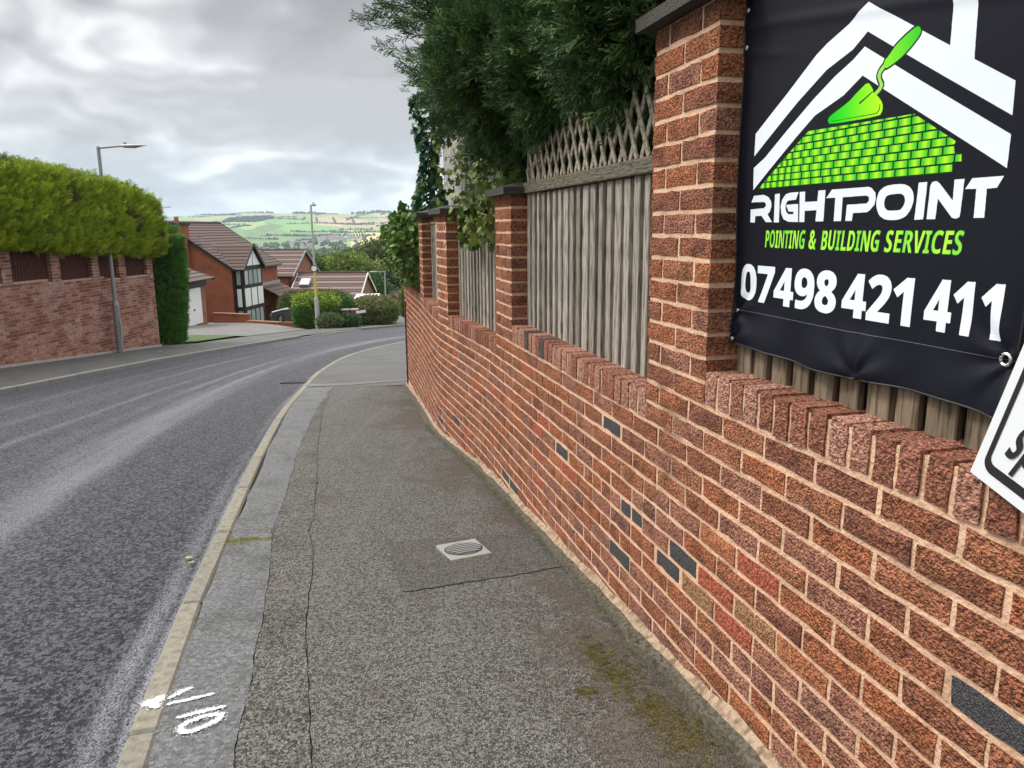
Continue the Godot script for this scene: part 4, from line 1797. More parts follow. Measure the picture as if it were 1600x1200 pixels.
func make_near_plants() -> void:
	for k in 3:
		fronds.append(frond_mesh(900 + k))
		clumps.append(clump_mesh(950 + k, 14, 0.62))
	lobed = lobed_leaf_mesh()
	conifer("dark green spreading conifer overhanging the wall at the middle pier", on(1.45, 6.7, 0.0), 6.5, [
		[eye(1.3, 1.75, 6.7), Vector3(2.2, 1.45, 2.1)], [eye(1.25, 2.6, 6.8), Vector3(2.1, 1.8, 2.0)], [eye(1.3, 4.2, 6.7), Vector3(2.0, 1.9, 1.9)], [eye(0.5, 1.1, 5.7), Vector3(1.0, 0.75, 1.0)], [eye(0.1, 0.98, 5.2), Vector3(0.5, 0.42, 0.7)]], 24000, 61)
	conifer("dark green conifer standing close behind the trellis beside the tallest pier", on(1.95, 4.3, 0.0), 6.2, [
		[eye(1.75, 1.75, 4.45), Vector3(1.42, 1.45, 1.55)], [eye(1.7, 3.2, 4.4), Vector3(1.55, 1.8, 1.6)], [eye(1.2, 1.3, 4.3), Vector3(0.85, 0.85, 1.2)], [eye(1.75, 4.6, 4.4), Vector3(1.4, 1.6, 1.5)], [eye(0.58, 0.90, 3.5), Vector3(0.36, 0.42, 0.62)], [eye(0.34, 0.90, 4.5), Vector3(0.36, 0.42, 0.62)]], 22000, 62)

	# pebble-dashed outbuilding behind the wall
	var ob := thing("outbuilding", on(0.9, 10.6), "grey pebble-dashed outbuilding wall showing between ivy and conifer", "outbuilding")
	var bf := Basis(Vector3.UP, deg_to_rad(10.0))
	var st := begin()
	cbox(st, Transform3D(bf, eye(1.3, 0.6, 11.0)), Vector3(4.2, 4.4, 2.6), 0.01)
	part("wall", done(st), M.grey_render, ob)
	st = begin()
	cbox(st, Transform3D(bf, eye(1.3, 2.86, 11.0)), Vector3(4.5, 0.12, 2.9), 0.01)
	part("flat_roof", done(st), M.cap, ob)

	var r := RandomNumberGenerator.new()
	r.seed = 500
	# ivy climbing the outbuilding's corner
	var ivy := thing("ivy", eye(-1.0, -0.9, 9.55), "tall column of dark ivy climbing the corner of the pebble-dashed outbuilding", "ivy")
	st = begin()
	tube(st, [eye(-0.98, -0.95, 9.6), eye(-0.95, 0.3, 9.62), eye(-0.9, 1.5, 9.65)], [0.05, 0.04, 0.02], 7)
	part("stem", done(st), M.bark, ivy)
	var places := []
	var tints := []
	for i in 1500:
		var y := r.randf_range(-0.6, 1.55)
		var a := r.randf() * TAU
		var rad := 0.15 * (0.6 + 0.4 * r.randf()) + 0.05 * sin(y * 6.0)
		var out := Vector3(cos(a), 0, sin(a))
		var p := eye(-0.97, y, 9.6) + out * rad
		var hang := (out * 0.5 + Vector3(0, -0.6, 0) + ball(r) * 0.5).normalized()
		places.append(Transform3D(looking(hang, r.randf_range(0.05, 0.085), r), p))
		tints.append(mixed(r, [0.02, 0.085, 0.045], [0.045, 0.13, 0.06]) if r.randf() < 0.93 else Color(0.16, 0.17, 0.04))
	multi("leaves", lobed, M.leaf, places, tints, ivy)
	# ivy mounded over the far end of the wall
	var mound := thing("ivy", face(7.9, -0.74).origin, "green and bronze ivy heaped over the far end of the brick wall", "ivy")
	places = []
	tints = []
	st = begin()
	for k in 5:
		var q := face(6.9 + k * 0.45, 0.0, 0.2).origin
		tube(st, [q + Vector3(0, -0.75, 0), q + Vector3(0.05, -0.2, 0), q + Vector3(-0.05, 0.2, 0)], [0.03, 0.02, 0.008], 6)
	part("stem", done(st), M.bark, mound)
	for i in 3400:
		var t := r.randf_range(6.5, 9.3)
		var top := 0.33 - 0.10 * (t - 6.5) + 0.12 * sin(t * 3.0)
		if t < 7.1:
			top = lerpf(0.1, top, (t - 6.5) / 0.6)
		var y := r.randf_range(-0.66, top)
		var swell := 0.30 * sqrt(maxf(0.0, 1.0 - pow((y + 0.1) / 0.6, 2.0))) - 0.04
		var back := -swell + r.randf() * r.randf() * 0.7
		if y > top - 0.12:
			back = r.randf_range(-swell * 0.7, 0.8)
		var xf := face(t, y, back)
		var hang := (xf.basis.z * 0.5 + Vector3(0, -0.5, 0) + ball(r) * 0.6).normalized()
		places.append(Transform3D(looking(hang, r.randf_range(0.05, 0.09), r), xf.origin))
		var c := mixed(r, [0.06, 0.13, 0.025], [0.13, 0.22, 0.045], 0.3)
		if r.randf() < 0.16 and y < 0.05:
			c = mixed(r, [0.16, 0.10, 0.04], [0.20, 0.13, 0.06])
		tints.append(c)
	multi("leaves", lobed, M.leaf, places, tints, mound)
	# a vine with pale leaves hanging over the third panel
	var vine := thing("vine", face(3.2, -0.6, 0.4).origin, "pale green leafy vine trailing over the board panel and middle pier", "vine")
	st = begin()
	for k in 7:
		var t := 2.5 + k * 0.27
		tube(st, [face(t, -0.5, 0.35).origin, face(t + 0.1, 0.1, 0.3).origin, face(t + 0.2 * sin(k), 0.45 + 0.06 * k, 0.45).origin, face(t + 0.3, 0.3 + 0.08 * k, 0.2).origin], [0.012, 0.008, 0.006, 0.003], 5)
	part("stem", done(st), M.bark, vine)
	places = []
	tints = []
	for i in 950:
		var t := r.randf_range(2.3, 4.6)
		var y := r.randf_range(0.0, 0.30 + 0.22 * (t - 2.3)) if r.randf() < 0.8 else r.randf_range(-0.12, 0.1)
		var xf := face(t, y, r.randf_range(0.0, 0.6))
		if y < 0.08:
			xf = face(clampf(t, 2.5, 3.3), y, r.randf_range(-0.05, 0.08))
		var hang := (xf.basis.z * 0.3 + Vector3(0, -0.7, 0) + ball(r) * 0.6).normalized()
		places.append(Transform3D(looking(hang, r.randf_range(0.035, 0.075), r), xf.origin))
		tints.append(mixed(r, [0.07, 0.13, 0.03], [0.24, 0.26, 0.07], 0.3))
	multi("leaves", lobed, M.leaf, places, tints, vine)


# a bush: leaf clumps through an egg of given radii; flat > 0 squares it off like a clipped hedge
func bush(called: String, label: String, category: String, base: Vector3, radii: Vector3, count: int, leaf: float, a: Array, b: Array, boxy := 2.0, group := "", seed_ := 1, tip: Array = []) -> Node3D:
	var r := RandomNumberGenerator.new()
	r.seed = seed_ * 77 + 5
	var o := thing(called, base, label, category, group)
	var st := begin()
	for k in 7:
		var d := Vector3(r.randf_range(-0.5, 0.5) * radii.x, radii.y * r.randf_range(0.8, 1.4), r.randf_range(-0.5, 0.5) * radii.z)
		tube(st, [base - Vector3(0, 0.1, 0), base + d * 0.5 + Vector3(0.02, 0, 0.02), base + d], [0.03, 0.02, 0.006], 5)
	part("stem", done(st), M.bark, o)
	var places := [[], [], []]
	var tints := [[], [], []]
	for i in count:
		var dir := ball(r).normalized()
		# superellipsoid radius
		var e := pow(pow(absf(dir.x), boxy) + pow(absf(dir.y), boxy) + pow(absf(dir.z), boxy), -1.0 / boxy)
		var rad := e * lerpf(0.6, 1.0, pow(r.randf(), 0.4)) * (1.0 + 0.05 * sin(dir.x * 11.0 + seed_) * sin(dir.z * 9.0 + dir.y * 6.0))
		var p := base + Vector3(0, radii.y, 0) + dir * radii * rad
		if p.y < base.y - 0.05:
			continue
		var k := i % 3
		places[k].append(Transform3D(looking(dir + ball(r) * 0.8, leaf * r.randf_range(0.7, 1.3), r), p))
		var c := mixed(r, a, b, 0.25)
		if tip.size() and dir.y > 0.25 and r.randf() < 0.75:
			c = mixed(r, tip, tip, 0.2)
		tints[k].append(c)
	for k in 3:
		multi("foliage", clumps[k], M.leaf, places[k], tints[k], o)
	return o


# a broad-leaved tree with a forked trunk and a crown of several leafy boughs
func tree(label: String, base: Vector3, height: float, width: float, count: int, leaf: float, a: Array, b: Array, seed_: int, group: String) -> void:
	var r := RandomNumberGenerator.new()
	r.seed = seed_
	var o := thing("broadleaf_tree", base, label, "tree", group)
	var st := begin()
	var fork := base + Vector3(0, height * 0.35, 0)
	tube(st, [base - Vector3(0, 0.3, 0), base + Vector3(0.1, height * 0.2, 0), fork], [width * 0.035, width * 0.028, width * 0.024], 8)
	var lobes := []
	for i in 15:
		var ang := i * 2.399
		var f := sqrt((i + 0.5) / 15.0)
		var c := base + Vector3(cos(ang) * f * width * 0.34, height * (0.86 - 0.36 * f * f) + r.randf_range(-0.06, 0.05) * height, sin(ang) * f * width * 0.34)
		lobes.append([c, width * r.randf_range(0.14, 0.21)])
	for i in 6:
		var ang := r.randf() * TAU
		lobes.append([base + Vector3(cos(ang) * width * 0.24, height * r.randf_range(0.32, 0.5), sin(ang) * width * 0.24), width * 0.18])
	for l in lobes:
		tube(st, [fork, fork.lerp(l[0], 0.6) + Vector3(0, -0.02 * height, 0), l[0]], [width * 0.016, width * 0.010, width * 0.003], 5)
	part("trunk", done(st), M.bark, o)
	var places := [[], [], []]
	var tints := [[], [], []]
	for i in count:
		var l: Array = lobes[r.randi() % lobes.size()]
		var dir := ball(r).normalized()
		var p: Vector3 = l[0] + dir * Vector3(1, 0.8, 1) * l[1] * lerpf(0.55, 1.05, sqrt(r.randf()))
		var k := i % 3
		places[k].append(Transform3D(looking(dir + ball(r) * 0.9, leaf * r.randf_range(0.7, 1.3), r), p))
		tints[k].append(mixed(r, a, b, 0.25))
	for k in 3:
		multi("crown", clumps[k], M.far_leaf, places[k], tints[k], o)


# ---------------------------------------------------------------- the wall, hedge and lamp across the road
func left_face(u: float, y: float, back := 0.0) -> Transform3D:
	# x along the wall towards the camera, z out to the road (+x world)
	var dir := Vector3(0.0614, 0, -0.9981)
	var z := Vector3(0.9981, 0, 0.0614)
	return Transform3D(Basis(dir, Vector3.UP, z), eye(-10.68, y, 15.9) + dir * u - z * back)


const LEFT_PIERS := [[-1.55, -1.22], [0.42, 0.75], [2.05, 2.38], [3.6, 3.93], [4.82, 5.15], [6.2, 6.55]]


func make_left_side() -> void:
	var wall := thing("brick_wall", left_face(0.0, -2.8).origin, "stained red brick wall with dark red fence panels, below the clipped hedge across the road", "brick wall")
	var bed := func(u: float) -> float:
		return -1.10 - 0.075 * floor(maxf(0.0, (u + 0.2) / 2.2))
	var list := []
	var bottom := -3.5
	var j := 0
	var top0 := -0.2
	while true:
		var mid := top0 - 0.075 * (j + 0.5)
		if mid < bottom:
			break
		var u := -8.0 - (0.1125 if j % 2 else 0.0)
		while u < 6.55:
			var a := u
			var b := minf(u + 0.225, 6.55)
			u += 0.225
			var c := (a + b) * 0.5
			var f := left_face(c, 0.0)
			if mid < gy(f.origin.x, -f.origin.z) - EYE - 0.04 or b - a < 0.05:
				continue
			if mid > bed.call(c):
				continue
			list.append([(a + b) * 0.5, mid, b - a])
		j += 1
	for p in LEFT_PIERS:
		var pt: float = -0.24 - 0.075 * floor(maxf(0.0, (p[0] - 0.6) / 1.15))
		for q in 16:
			var mid := top0 - 0.075 * (q + 0.5)
			if mid > pt or mid < bed.call((p[0] + p[1]) * 0.5):
				continue
			var cut: float = p[0] + (0.105 if q % 2 else 0.225)
			list.append([(p[0] + cut) * 0.5, mid, cut - p[0], true])
			list.append([(cut + p[1]) * 0.5, mid, p[1] - cut, true])
	var shape := []
	for k in 4:
		shape.append(brick_shape(0.2135, 0.0645, 0.04, 0.003, 700 + k))
	var pier_shape := brick_shape(0.2135, 0.0645, 0.31, 0.003, 720)
	var reds := []
	var tex := ntex(131, 0.02, [[0.0, 0.45, 0.42, 0.42], [0.5, 0.85, 0.82, 0.8], [1, 1, 1, 1]], false, 5, 512)
	# lime bloom on the old brick: a chalky film with a ragged outline of its own, over bricks and joints alike
	var bn := FastNoiseLite.new()
	bn.seed = 133
	bn.frequency = 0.009
	bn.fractal_octaves = 6
	bn.fractal_gain = 0.6
	var src := bn.get_seamless_image(512, 512)
	var film := Image.create(512, 512, false, Image.FORMAT_RGBA8)
	for y in 512:
		for x in 512:
			var a := smoothstep(0.50, 0.80, src.get_pixel(x, y).r)
			film.set_pixel(x, y, Color(0.74, 0.67, 0.62, a * 0.34))
	var bloom_tex := ImageTexture.create_from_image(film)
	var chalky := func(m: StandardMaterial3D) -> void:
		patches(m, bloom_tex, 3.4)
		m.detail_blend_mode = BaseMaterial3D.BLEND_MODE_MIX
	for c in [[0.30, 0.125, 0.09], [0.37, 0.16, 0.115], [0.22, 0.085, 0.065], [0.42, 0.21, 0.155]]:
		var m := mat(lin(c[0], c[1], c[2]), 0.92, tex, 0.6)
		chalky.call(m)
		reds.append(m)
	# those that show largest: the visible stretch, nearest first
	var near := list.filter(func(e): return e[0] > 0.05)
	near.sort_custom(func(p, q): return p[0] < q[0])
	var mine := {}
	for k in mini(300, near.size()):
		mine[near[k]] = true
	var rest := {}
	for e in list:
		var xf := left_face(e[0], e[1], rng.randf_range(-0.001, 0.002))
		xf.basis = xf.basis * Basis.from_scale(Vector3((e[2] - 0.012) / 0.2145, 0.96, 1.0))
		var m: Material = reds[rng.randi() % 4]
		var mesh: Mesh = shape[rng.randi() % 4] if e.size() < 4 else pier_shape
		if mine.has(e):
			placed("brick", mesh, m, wall, xf)
		else:
			if not rest.has(m):
				rest[m] = SurfaceTool.new()
				rest[m].begin(Mesh.PRIMITIVE_TRIANGLES)
			rest[m].append_from(mesh, 0, xf)
	var merged := ArrayMesh.new()
	for m in rest:
		rest[m].commit(merged)
		merged.surface_set_material(merged.get_surface_count() - 1, m)
	part("brickwork", merged, null, wall).set_meta("kind", "stuff")
	var st := begin()
	var u := -8.0
	while u < 6.54:
		var v := minf(u + 0.55, 6.545)
		var top: float = bed.call((u + v) * 0.5) + 0.03
		bar(st, left_face(u, (top + bottom) * 0.5, 0.120).origin, left_face(v, (top + bottom) * 0.5, 0.120).origin, 0.22, top - bottom)
		u = v
	for p in LEFT_PIERS:
		var pt: float = -0.25 - 0.075 * floor(maxf(0.0, (p[0] - 0.6) / 1.15))
		bar(st, left_face(p[0] + 0.016, (pt - 1.6) * 0.5, 0.17).origin, left_face(p[1] - 0.016, (pt - 1.6) * 0.5, 0.17).origin, 0.328, pt + 1.6)
	var lm := mat(lin(0.50, 0.40, 0.32), 0.95, tex, 0.6)
	chalky.call(lm)
	part("mortar", done(st), lm, wall)
	st = begin()
	for k in 30:
		var ua := -8.0 + 14.5 * k / 30.0
		var ub := -8.0 + 14.5 * (k + 1) / 30.0
		var fa := left_face(ua, 0.0, -0.03)
		var fb := left_face(ub, 0.0, -0.03)
		bar(st, on(fa.origin.x, -fa.origin.z, 0.0), on(fb.origin.x, -fb.origin.z, 0.0), 0.09, 0.07)
	part("footing", done(st), mat(lin(0.42, 0.40, 0.37), 0.95, tex, 0.6), wall)
	for p in LEFT_PIERS:
		var pt: float = -0.24 - 0.075 * floor(maxf(0.0, (p[0] - 0.6) / 1.15))
		st = begin()
		bar(st, left_face(p[0] - 0.03, pt + 0.03, 0.16).origin, left_face(p[1] + 0.03, pt + 0.03, 0.16).origin, 0.4, 0.05)
		part("cap", done(st), M.cap, wall)
	# dark red picket panels between the piers
	var words := ["dark red picket panel at the near end of the wall across the road", "dark red picket panel under the hedge, first whole one from the picture's left", "dark red picket panel under the hedge, second whole one from the picture's left", "dark red picket panel just left of the lamp column's foot", "dark red picket panel at the hedge corner, beside the ivy column", ""]
	for k in LEFT_PIERS.size() - 1:
		var a: float = LEFT_PIERS[k][1]
		var b: float = LEFT_PIERS[k + 1][0]
		var low: float = bed.call((a + b) * 0.5) + 0.04
		var high: float = minf(-0.30 - 0.06 * maxf(0.0, (a + b) * 0.5 - 1.0), low + 0.95)
		var o := thing("fence_panel", left_face((a + b) * 0.5, low, 0.1).origin, words[k], "fence panel", "dark red picket panels")
		var n := int((b - a) / 0.095)
		for i in n:
			st = begin()
			cbox(st, left_face(a + (i + 0.5) * (b - a) / n, (low + high) * 0.5, 0.09), Vector3(0.084, high - low, 0.018))
			part("board", done(st), M.red_board, o)
		for h in [0.15, 0.85]:
			st = begin()
			var y := lerpf(low, high, h)
			bar(st, left_face(a, y, 0.12).origin, left_face(b, y, 0.12).origin, 0.03, 0.06)
			part("rail", done(st), M.red_board, o)

	# the clipped hedge above
	var hedge := thing("clipped_hedge", left_face(1.0, -0.5, 0.6).origin, "tall clipped yellow-green conifer hedge growing over the wall across the road", "hedge")
	var r := RandomNumberGenerator.new()
	r.seed = 71
	var top_at := func(q: float) -> float:
		var y := 1.46 - 0.03 * (q - 0.84)
		if q > 3.0:
			y = 1.38 - 0.085 * (q - 2.96)
		if q > 5.4:
			y = 1.17 - 0.20 * (q - 5.4) - 0.16 * pow(maxf(0.0, q - 6.3), 2.0)
		return y
	var low_at := func(q: float) -> float:
		return -0.32 - 0.055 * maxf(q, 0.0)
	st = begin()
	u = -8.0
	while u < 6.6:
		var lo: float = low_at.call(u) + 0.12
		var hi: float = top_at.call(u) - 0.35
		bar(st, left_face(u, (lo + hi) * 0.5, 0.75).origin, left_face(u + 0.5, (lo + hi) * 0.5, 0.75).origin, 1.0, hi - lo)
		u += 0.5
	part("added_core", done(st), M.bark, hedge)  # solid core added inside the leaves to block sky light
	var places := [[], [], []]
	var tints := [[], [], []]
	var lump := FastNoiseLite.new()
	lump.seed = 13
	lump.frequency = 0.9
	lump.fractal_octaves = 3
	for i in 20000:
		var q := r.randf_range(-6.0, 7.25)
		if i % 3 == 0:
			q = r.randf_range(0.0, 7.25)
		var lo: float = low_at.call(q)
		var hi: float = top_at.call(q)
		# walk round the profile: underside, face, rounded shoulder, top
		var s := r.randf()
		var y := 0.0
		var back := 0.0
		var nrm := Vector3.ZERO
		var fr := left_face(q, 0.0)
		if s < 0.10:
			back = lerpf(-0.25, 0.6, r.randf())
			y = lo + 0.05 * sin(q * 7.0)
			nrm = fr.basis.z * 0.5 + Vector3(0, -0.8, 0)
		elif s < 0.68:
			var g := (s - 0.10) / 0.58
			y = lerpf(lo, hi - 0.07, g)
			back = -0.34 - 0.12 * sin(g * PI) + 0.10 * g * g
			nrm = fr.basis.z + Vector3(0, 0.15, 0)
		else:
			var g := (s - 0.68) / 0.32
			back = lerpf(-0.22, 1.7, g)
			y = hi - 0.08 + 0.10 * sqrt(clampf(g * 6.0, 0.0, 1.0))
			nrm = Vector3(0, 1, 0) + fr.basis.z * (0.8 - g)
		if q > 6.5:
			# rounded far end
			var e := (q - 6.5) / 0.75
			back = lerpf(back, 0.6, e * e)
			nrm += fr.basis.x * e * 2.0
		nrm = nrm.normalized()
		var p := left_face(q, y, back).origin + nrm * (0.10 * lump.get_noise_3d(q * 2.2, y * 1.4, back) - 0.30 * pow(r.randf(), 2.2))
		var grow := (nrm * 0.8 + Vector3(0, 0.55, 0) + ball(r) * 0.5 + fr.basis.x * 0.15).normalized()
		var size := r.randf_range(0.13, 0.27) if r.randf() < 0.8 else r.randf_range(0.27, 0.42)
		var k := i % 3
		places[k].append(Transform3D(looking(grow, size, r), p - grow * size * 0.4))
		var c := mixed(r, [0.15, 0.24, 0.02], [0.42, 0.48, 0.045], 0.28)
		if lump.get_noise_2d(q * 0.8, y * 0.9) < -0.44:
			c = mixed(r, [0.09, 0.10, 0.045], [0.12, 0.12, 0.05])
		tints[k].append(c)
	for k in 3:
		multi("foliage", fronds[k], M.hedge, places[k], tints[k], hedge)

	# ivy-green column at the wall's end, wider at the top
	var cb := on(-10.62, 23.5)
	var col := thing("column_hedge", cb, "tall dark green column of clipped hedge at the end of the wall across the road", "hedge")
	st = begin()
	tube(st, [cb, cb + Vector3(0.1, 1.7, 0), cb + Vector3(0.2, 3.0, 0)], [0.36, 0.44, 0.46], 9)
	part("added_core", done(st), M.bark, col)  # solid filler added within the column so no sky shows through
	places = [[], [], []]
	tints = [[], [], []]
	for i in 8000:
		var h := r.randf()
		var a := r.randf() * TAU
		var rad := lerpf(0.47, 0.62, smoothstep(0.0, 0.4, h)) * (1.0 - 0.25 * smoothstep(0.93, 1.0, h))
		var out := Vector3(cos(a), 0, sin(a))
		var y := h * 3.42
		var p := cb + Vector3(0.10 * h, y, 0) + out * (rad + 0.05 * lump.get_noise_3d(out.x, y, out.z))
		if h > 0.93:
			p = cb + Vector3(0.10 * h, 3.30 + 0.10 * r.randf(), 0) + out * rad * sqrt(r.randf())
			out = (out * 0.3 + Vector3.UP).normalized()
		var grow := (out + Vector3(0, 0.4, 0) + ball(r) * 0.5).normalized()
		var k := i % 3
		places[k].append(Transform3D(looking(grow, r.randf_range(0.14, 0.26), r, 1.3), p - out * r.randf() * 0.06))
		var c := mixed(r, [0.06, 0.17, 0.035], [0.14, 0.29, 0.055], 0.3)
		var rusty := Vector2((a - 5.2) * 0.6, (y - 1.75) / 0.55).length()
		if rusty < 0.5 and r.randf() < 0.7:
			c = mixed(r, [0.16, 0.07, 0.03], [0.2, 0.10, 0.04])
		tints[k].append(c)
	for k in 3:
		multi("foliage", fronds[k], M.hedge, places[k], tints[k], col)

	# lamp column against the wall
	street_lamp(on(-10.22, 20.0), 5.16, Vector3(1, 0, 0.05), 1.2, "grey lamp column with shouldered base in front of the wall across the road", M.galv)


func street_lamp(b: Vector3, h: float, arm: Vector3, reach: float, label: String, m: Material, banded := false) -> Node3D:
	var o := thing("street_lamp", b, label, "street lamp", "street lamps along the road")
	arm = arm.normalized()
	var st := begin()
	tube(st, [b - Vector3(0, 0.05, 0), b + Vector3(0, 1.22, 0), b + Vector3(0, 1.34, 0)], [0.085, 0.083, 0.052], 14)
	part("base", done(st), m, o)
	st = begin()
	tube(st, [b + Vector3(0, 1.30, 0), b + Vector3(0, 2.0, 0), b + Vector3(0, h - 0.02, 0), b + Vector3(0, h, 0)], [0.05, 0.047, 0.042, 0.036], 12)
	part("column", done(st), m, o)
	st = begin()
	cbox(st, Transform3D(Basis(), b + Vector3(0.083, 0.62, 0.0)), Vector3(0.012, 0.45, 0.09), 0.004)
	part("access_door", done(st), m, o)
	st = begin()
	var t := b + Vector3(0, h - 0.04, 0)
	tube(st, [t, t + arm * reach * 0.55 + Vector3(0, 0.045, 0)], [0.026, 0.022], 8)
	part("arm", done(st), m, o)
	# lantern: a flat shell that tapers to its tip
	st = begin()
	var a := t + arm * reach * 0.5 + Vector3(0, 0.045, 0)
	var side := arm.cross(Vector3.UP).normalized()
	var secs := []
	for e in [[0.0, 0.04, 0.02, 0.02], [0.06, 0.075, 0.03, 0.05], [0.3, 0.105, 0.035, 0.055], [0.42, 0.10, 0.03, 0.03], [0.62, 0.025, 0.008, 0.004]]:
		var c: Vector3 = a + arm * e[0] * reach / 1.2
		var sec := []
		for q in [[-1.0, 0.0], [-0.55, 1.0], [0.55, 1.0], [1.0, 0.0], [0.6, -1.0], [-0.6, -1.0]]:
			sec.append(c + side * q[0] * e[1] + Vector3(0, (e[2] if q[1] > 0.0 else e[3]) * q[1], 0))
		secs.append(sec)
	for i in secs.size() - 1:
		for k in 6:
			quad(st, secs[i][k], secs[i + 1][k], secs[i + 1][(k + 1) % 6], secs[i][(k + 1) % 6])
	for k in 4:
		tri(st, secs[0][0], secs[0][k + 1], secs[0][(k + 2) % 6])
	var head := part("lantern", done(st), M.pale_paint_b, o)
	st = begin()
	var pc := a + arm * 0.09 * reach / 1.2 + Vector3(0, 0.035, 0)
	tube(st, [pc, pc + Vector3(0, 0.05, 0), pc + Vector3(0, 0.062, 0)], [0.03, 0.03, 0.018], 9)
	part("photocell", done(st), M.galv, head)
	return o


# ---------------------------------------------------------------- houses
func slope(parent: Node3D, a: Vector3, b: Vector3, c: Vector3, d: Vector3, n: int, m: Material, m2: Material) -> void:
	# a b along the eaves, d c along the ridge; courses overlap like tiles
	var nrm := (b - a).cross(d - a).normalized()
	if nrm.y < 0.0:
		nrm = -nrm
	for k in n:
		var f0 := float(k) / n
		var f1 := float(k + 1) / n + 0.25 / n
		f1 = minf(f1, 1.0)
		var p0 := a.lerp(d, f0) + nrm * 0.05
		var p1 := b.lerp(c, f0) + nrm * 0.05
		var q0 := a.lerp(d, f1) + nrm * 0.012
		var q1 := b.lerp(c, f1) + nrm * 0.012
		var st := begin()
		quad(st, q0, q1, p1, p0)
		quad(st, p0, p1, p1 - nrm * 0.045, p0 - nrm * 0.045)
		part("tile_course", done(st), m if k % 2 else m2, parent)
	var st2 := begin()
	quad(st2, d, c, b, a)
	part("roof_deck", done(st2), m, parent)


func verge(parent: Node3D, a: Vector3, b: Vector3, w: float, m: Material, called := "verge_board") -> void:
	var st := begin()
	bar(st, a, b, w * 0.25, w)
	part(called, done(st), m, parent)


func window(parent: Node3D, xf: Transform3D, w: float, h: float, bars: int, frame: Material, curtain := true) -> void:
	var st := begin()
	for s in [-1.0, 1.0]:
		cbox(st, xf * Transform3D(Basis(), Vector3(s * (w * 0.5 - 0.03), 0, 0.02)), Vector3(0.06, h, 0.06))
		cbox(st, xf * Transform3D(Basis(), Vector3(0, s * (h * 0.5 - 0.03), 0.021)), Vector3(w - 0.12, 0.06, 0.058))
	for k in bars:
		cbox(st, xf * Transform3D(Basis(), Vector3((float(k + 1) / (bars + 1) - 0.5) * w, 0, 0.02)), Vector3(0.05, h - 0.12, 0.05))
	var o := part("window", done(st), frame, parent)
	st = begin()
	cbox(st, xf * Transform3D(Basis(), Vector3(0, 0, 0.002)), Vector3(w - 0.1, h - 0.1, 0.004))
	part("net_curtain", done(st), M.net, o)
	if curtain:
		st = begin()
		for s in [-1.0, 1.0]:
			cbox(st, xf * Transform3D(Basis(), Vector3(s * w * 0.32, 0, 0.007)), Vector3(w * 0.24, h - 0.14, 0.004))
		part("curtain", done(st), M.curtain, o)
	st = begin()
	cbox(st, xf * Transform3D(Basis(), Vector3(0, 0, 0.018)), Vector3(w - 0.11, h - 0.11, 0.006))
	part("pane", done(st), M.glass, o)


# plain gabled house: x along the ridge, z across; local origin at floor, front-left corner
func gabled(called: String, label: String, xf: Transform3D, l: float, w: float, eave: float, ridge: float, wall: Material, tile: Material, tile2: Material, courses: int, verge_m: Material) -> Node3D:
	var o := thing(called, xf.origin, label, "house")
	var st := begin()
	prism(st, xf * Transform3D(Basis(Vector3(0, 0, -1), Vector3.UP, Vector3(1, 0, 0)), Vector3.ZERO), PackedVector2Array([Vector2(0, -2.5), Vector2(w, -2.5), Vector2(w, eave), Vector2(w * 0.5, ridge - 0.03), Vector2(0, eave)]), 0.0, l)
	part("walls", done(st), wall, o)
	var ov := 0.25
	var dy := (ridge - eave) / (w * 0.5) * ov
	for s in [0, 1]:
		var ze: float = ov if s == 0 else -w - ov
		var e0 := xf * Vector3(-0.2, eave - dy, ze)
		var e1 := xf * Vector3(l + 0.2, eave - dy, ze)
		var r0 := xf * Vector3(-0.2, ridge + 0.06, -w * 0.5)
		var r1 := xf * Vector3(l + 0.2, ridge + 0.06, -w * 0.5)
		if s == 0:
			slope(o, e0, e1, r1, r0, courses, tile, tile2)
		else:
			slope(o, e1, e0, r0, r1, courses, tile, tile2)
		verge(o, e0 - Vector3(0, 0.03, 0), r0 - Vector3(0, 0.03, 0), 0.16, verge_m)
		verge(o, e1 - Vector3(0, 0.03, 0), r1 - Vector3(0, 0.03, 0), 0.16, verge_m)
		st = begin()
		tube(st, [e0 + Vector3(0, -0.03, 0), e1 + Vector3(0, -0.03, 0)], [0.06, 0.06], 6)
		part("gutter", done(st), M.black, o)
	st = begin()
	tube(st, [xf * Vector3(-0.2, ridge + 0.08, -w * 0.5), xf * Vector3(l + 0.2, ridge + 0.08, -w * 0.5)], [0.1, 0.1], 6)
	part("ridge_tiles", done(st), tile2, o)
	return o


func frame_at(x: float, y: float, d: float, dx: float, dd: float) -> Transform3D:
	# local x runs towards (dx, dd) on the map
	var x_ := Vector3(dx, 0, -dd).normalized()
	return Transform3D(Basis(x_, Vector3.UP, x_.cross(Vector3.UP)), eye(x, y, d))


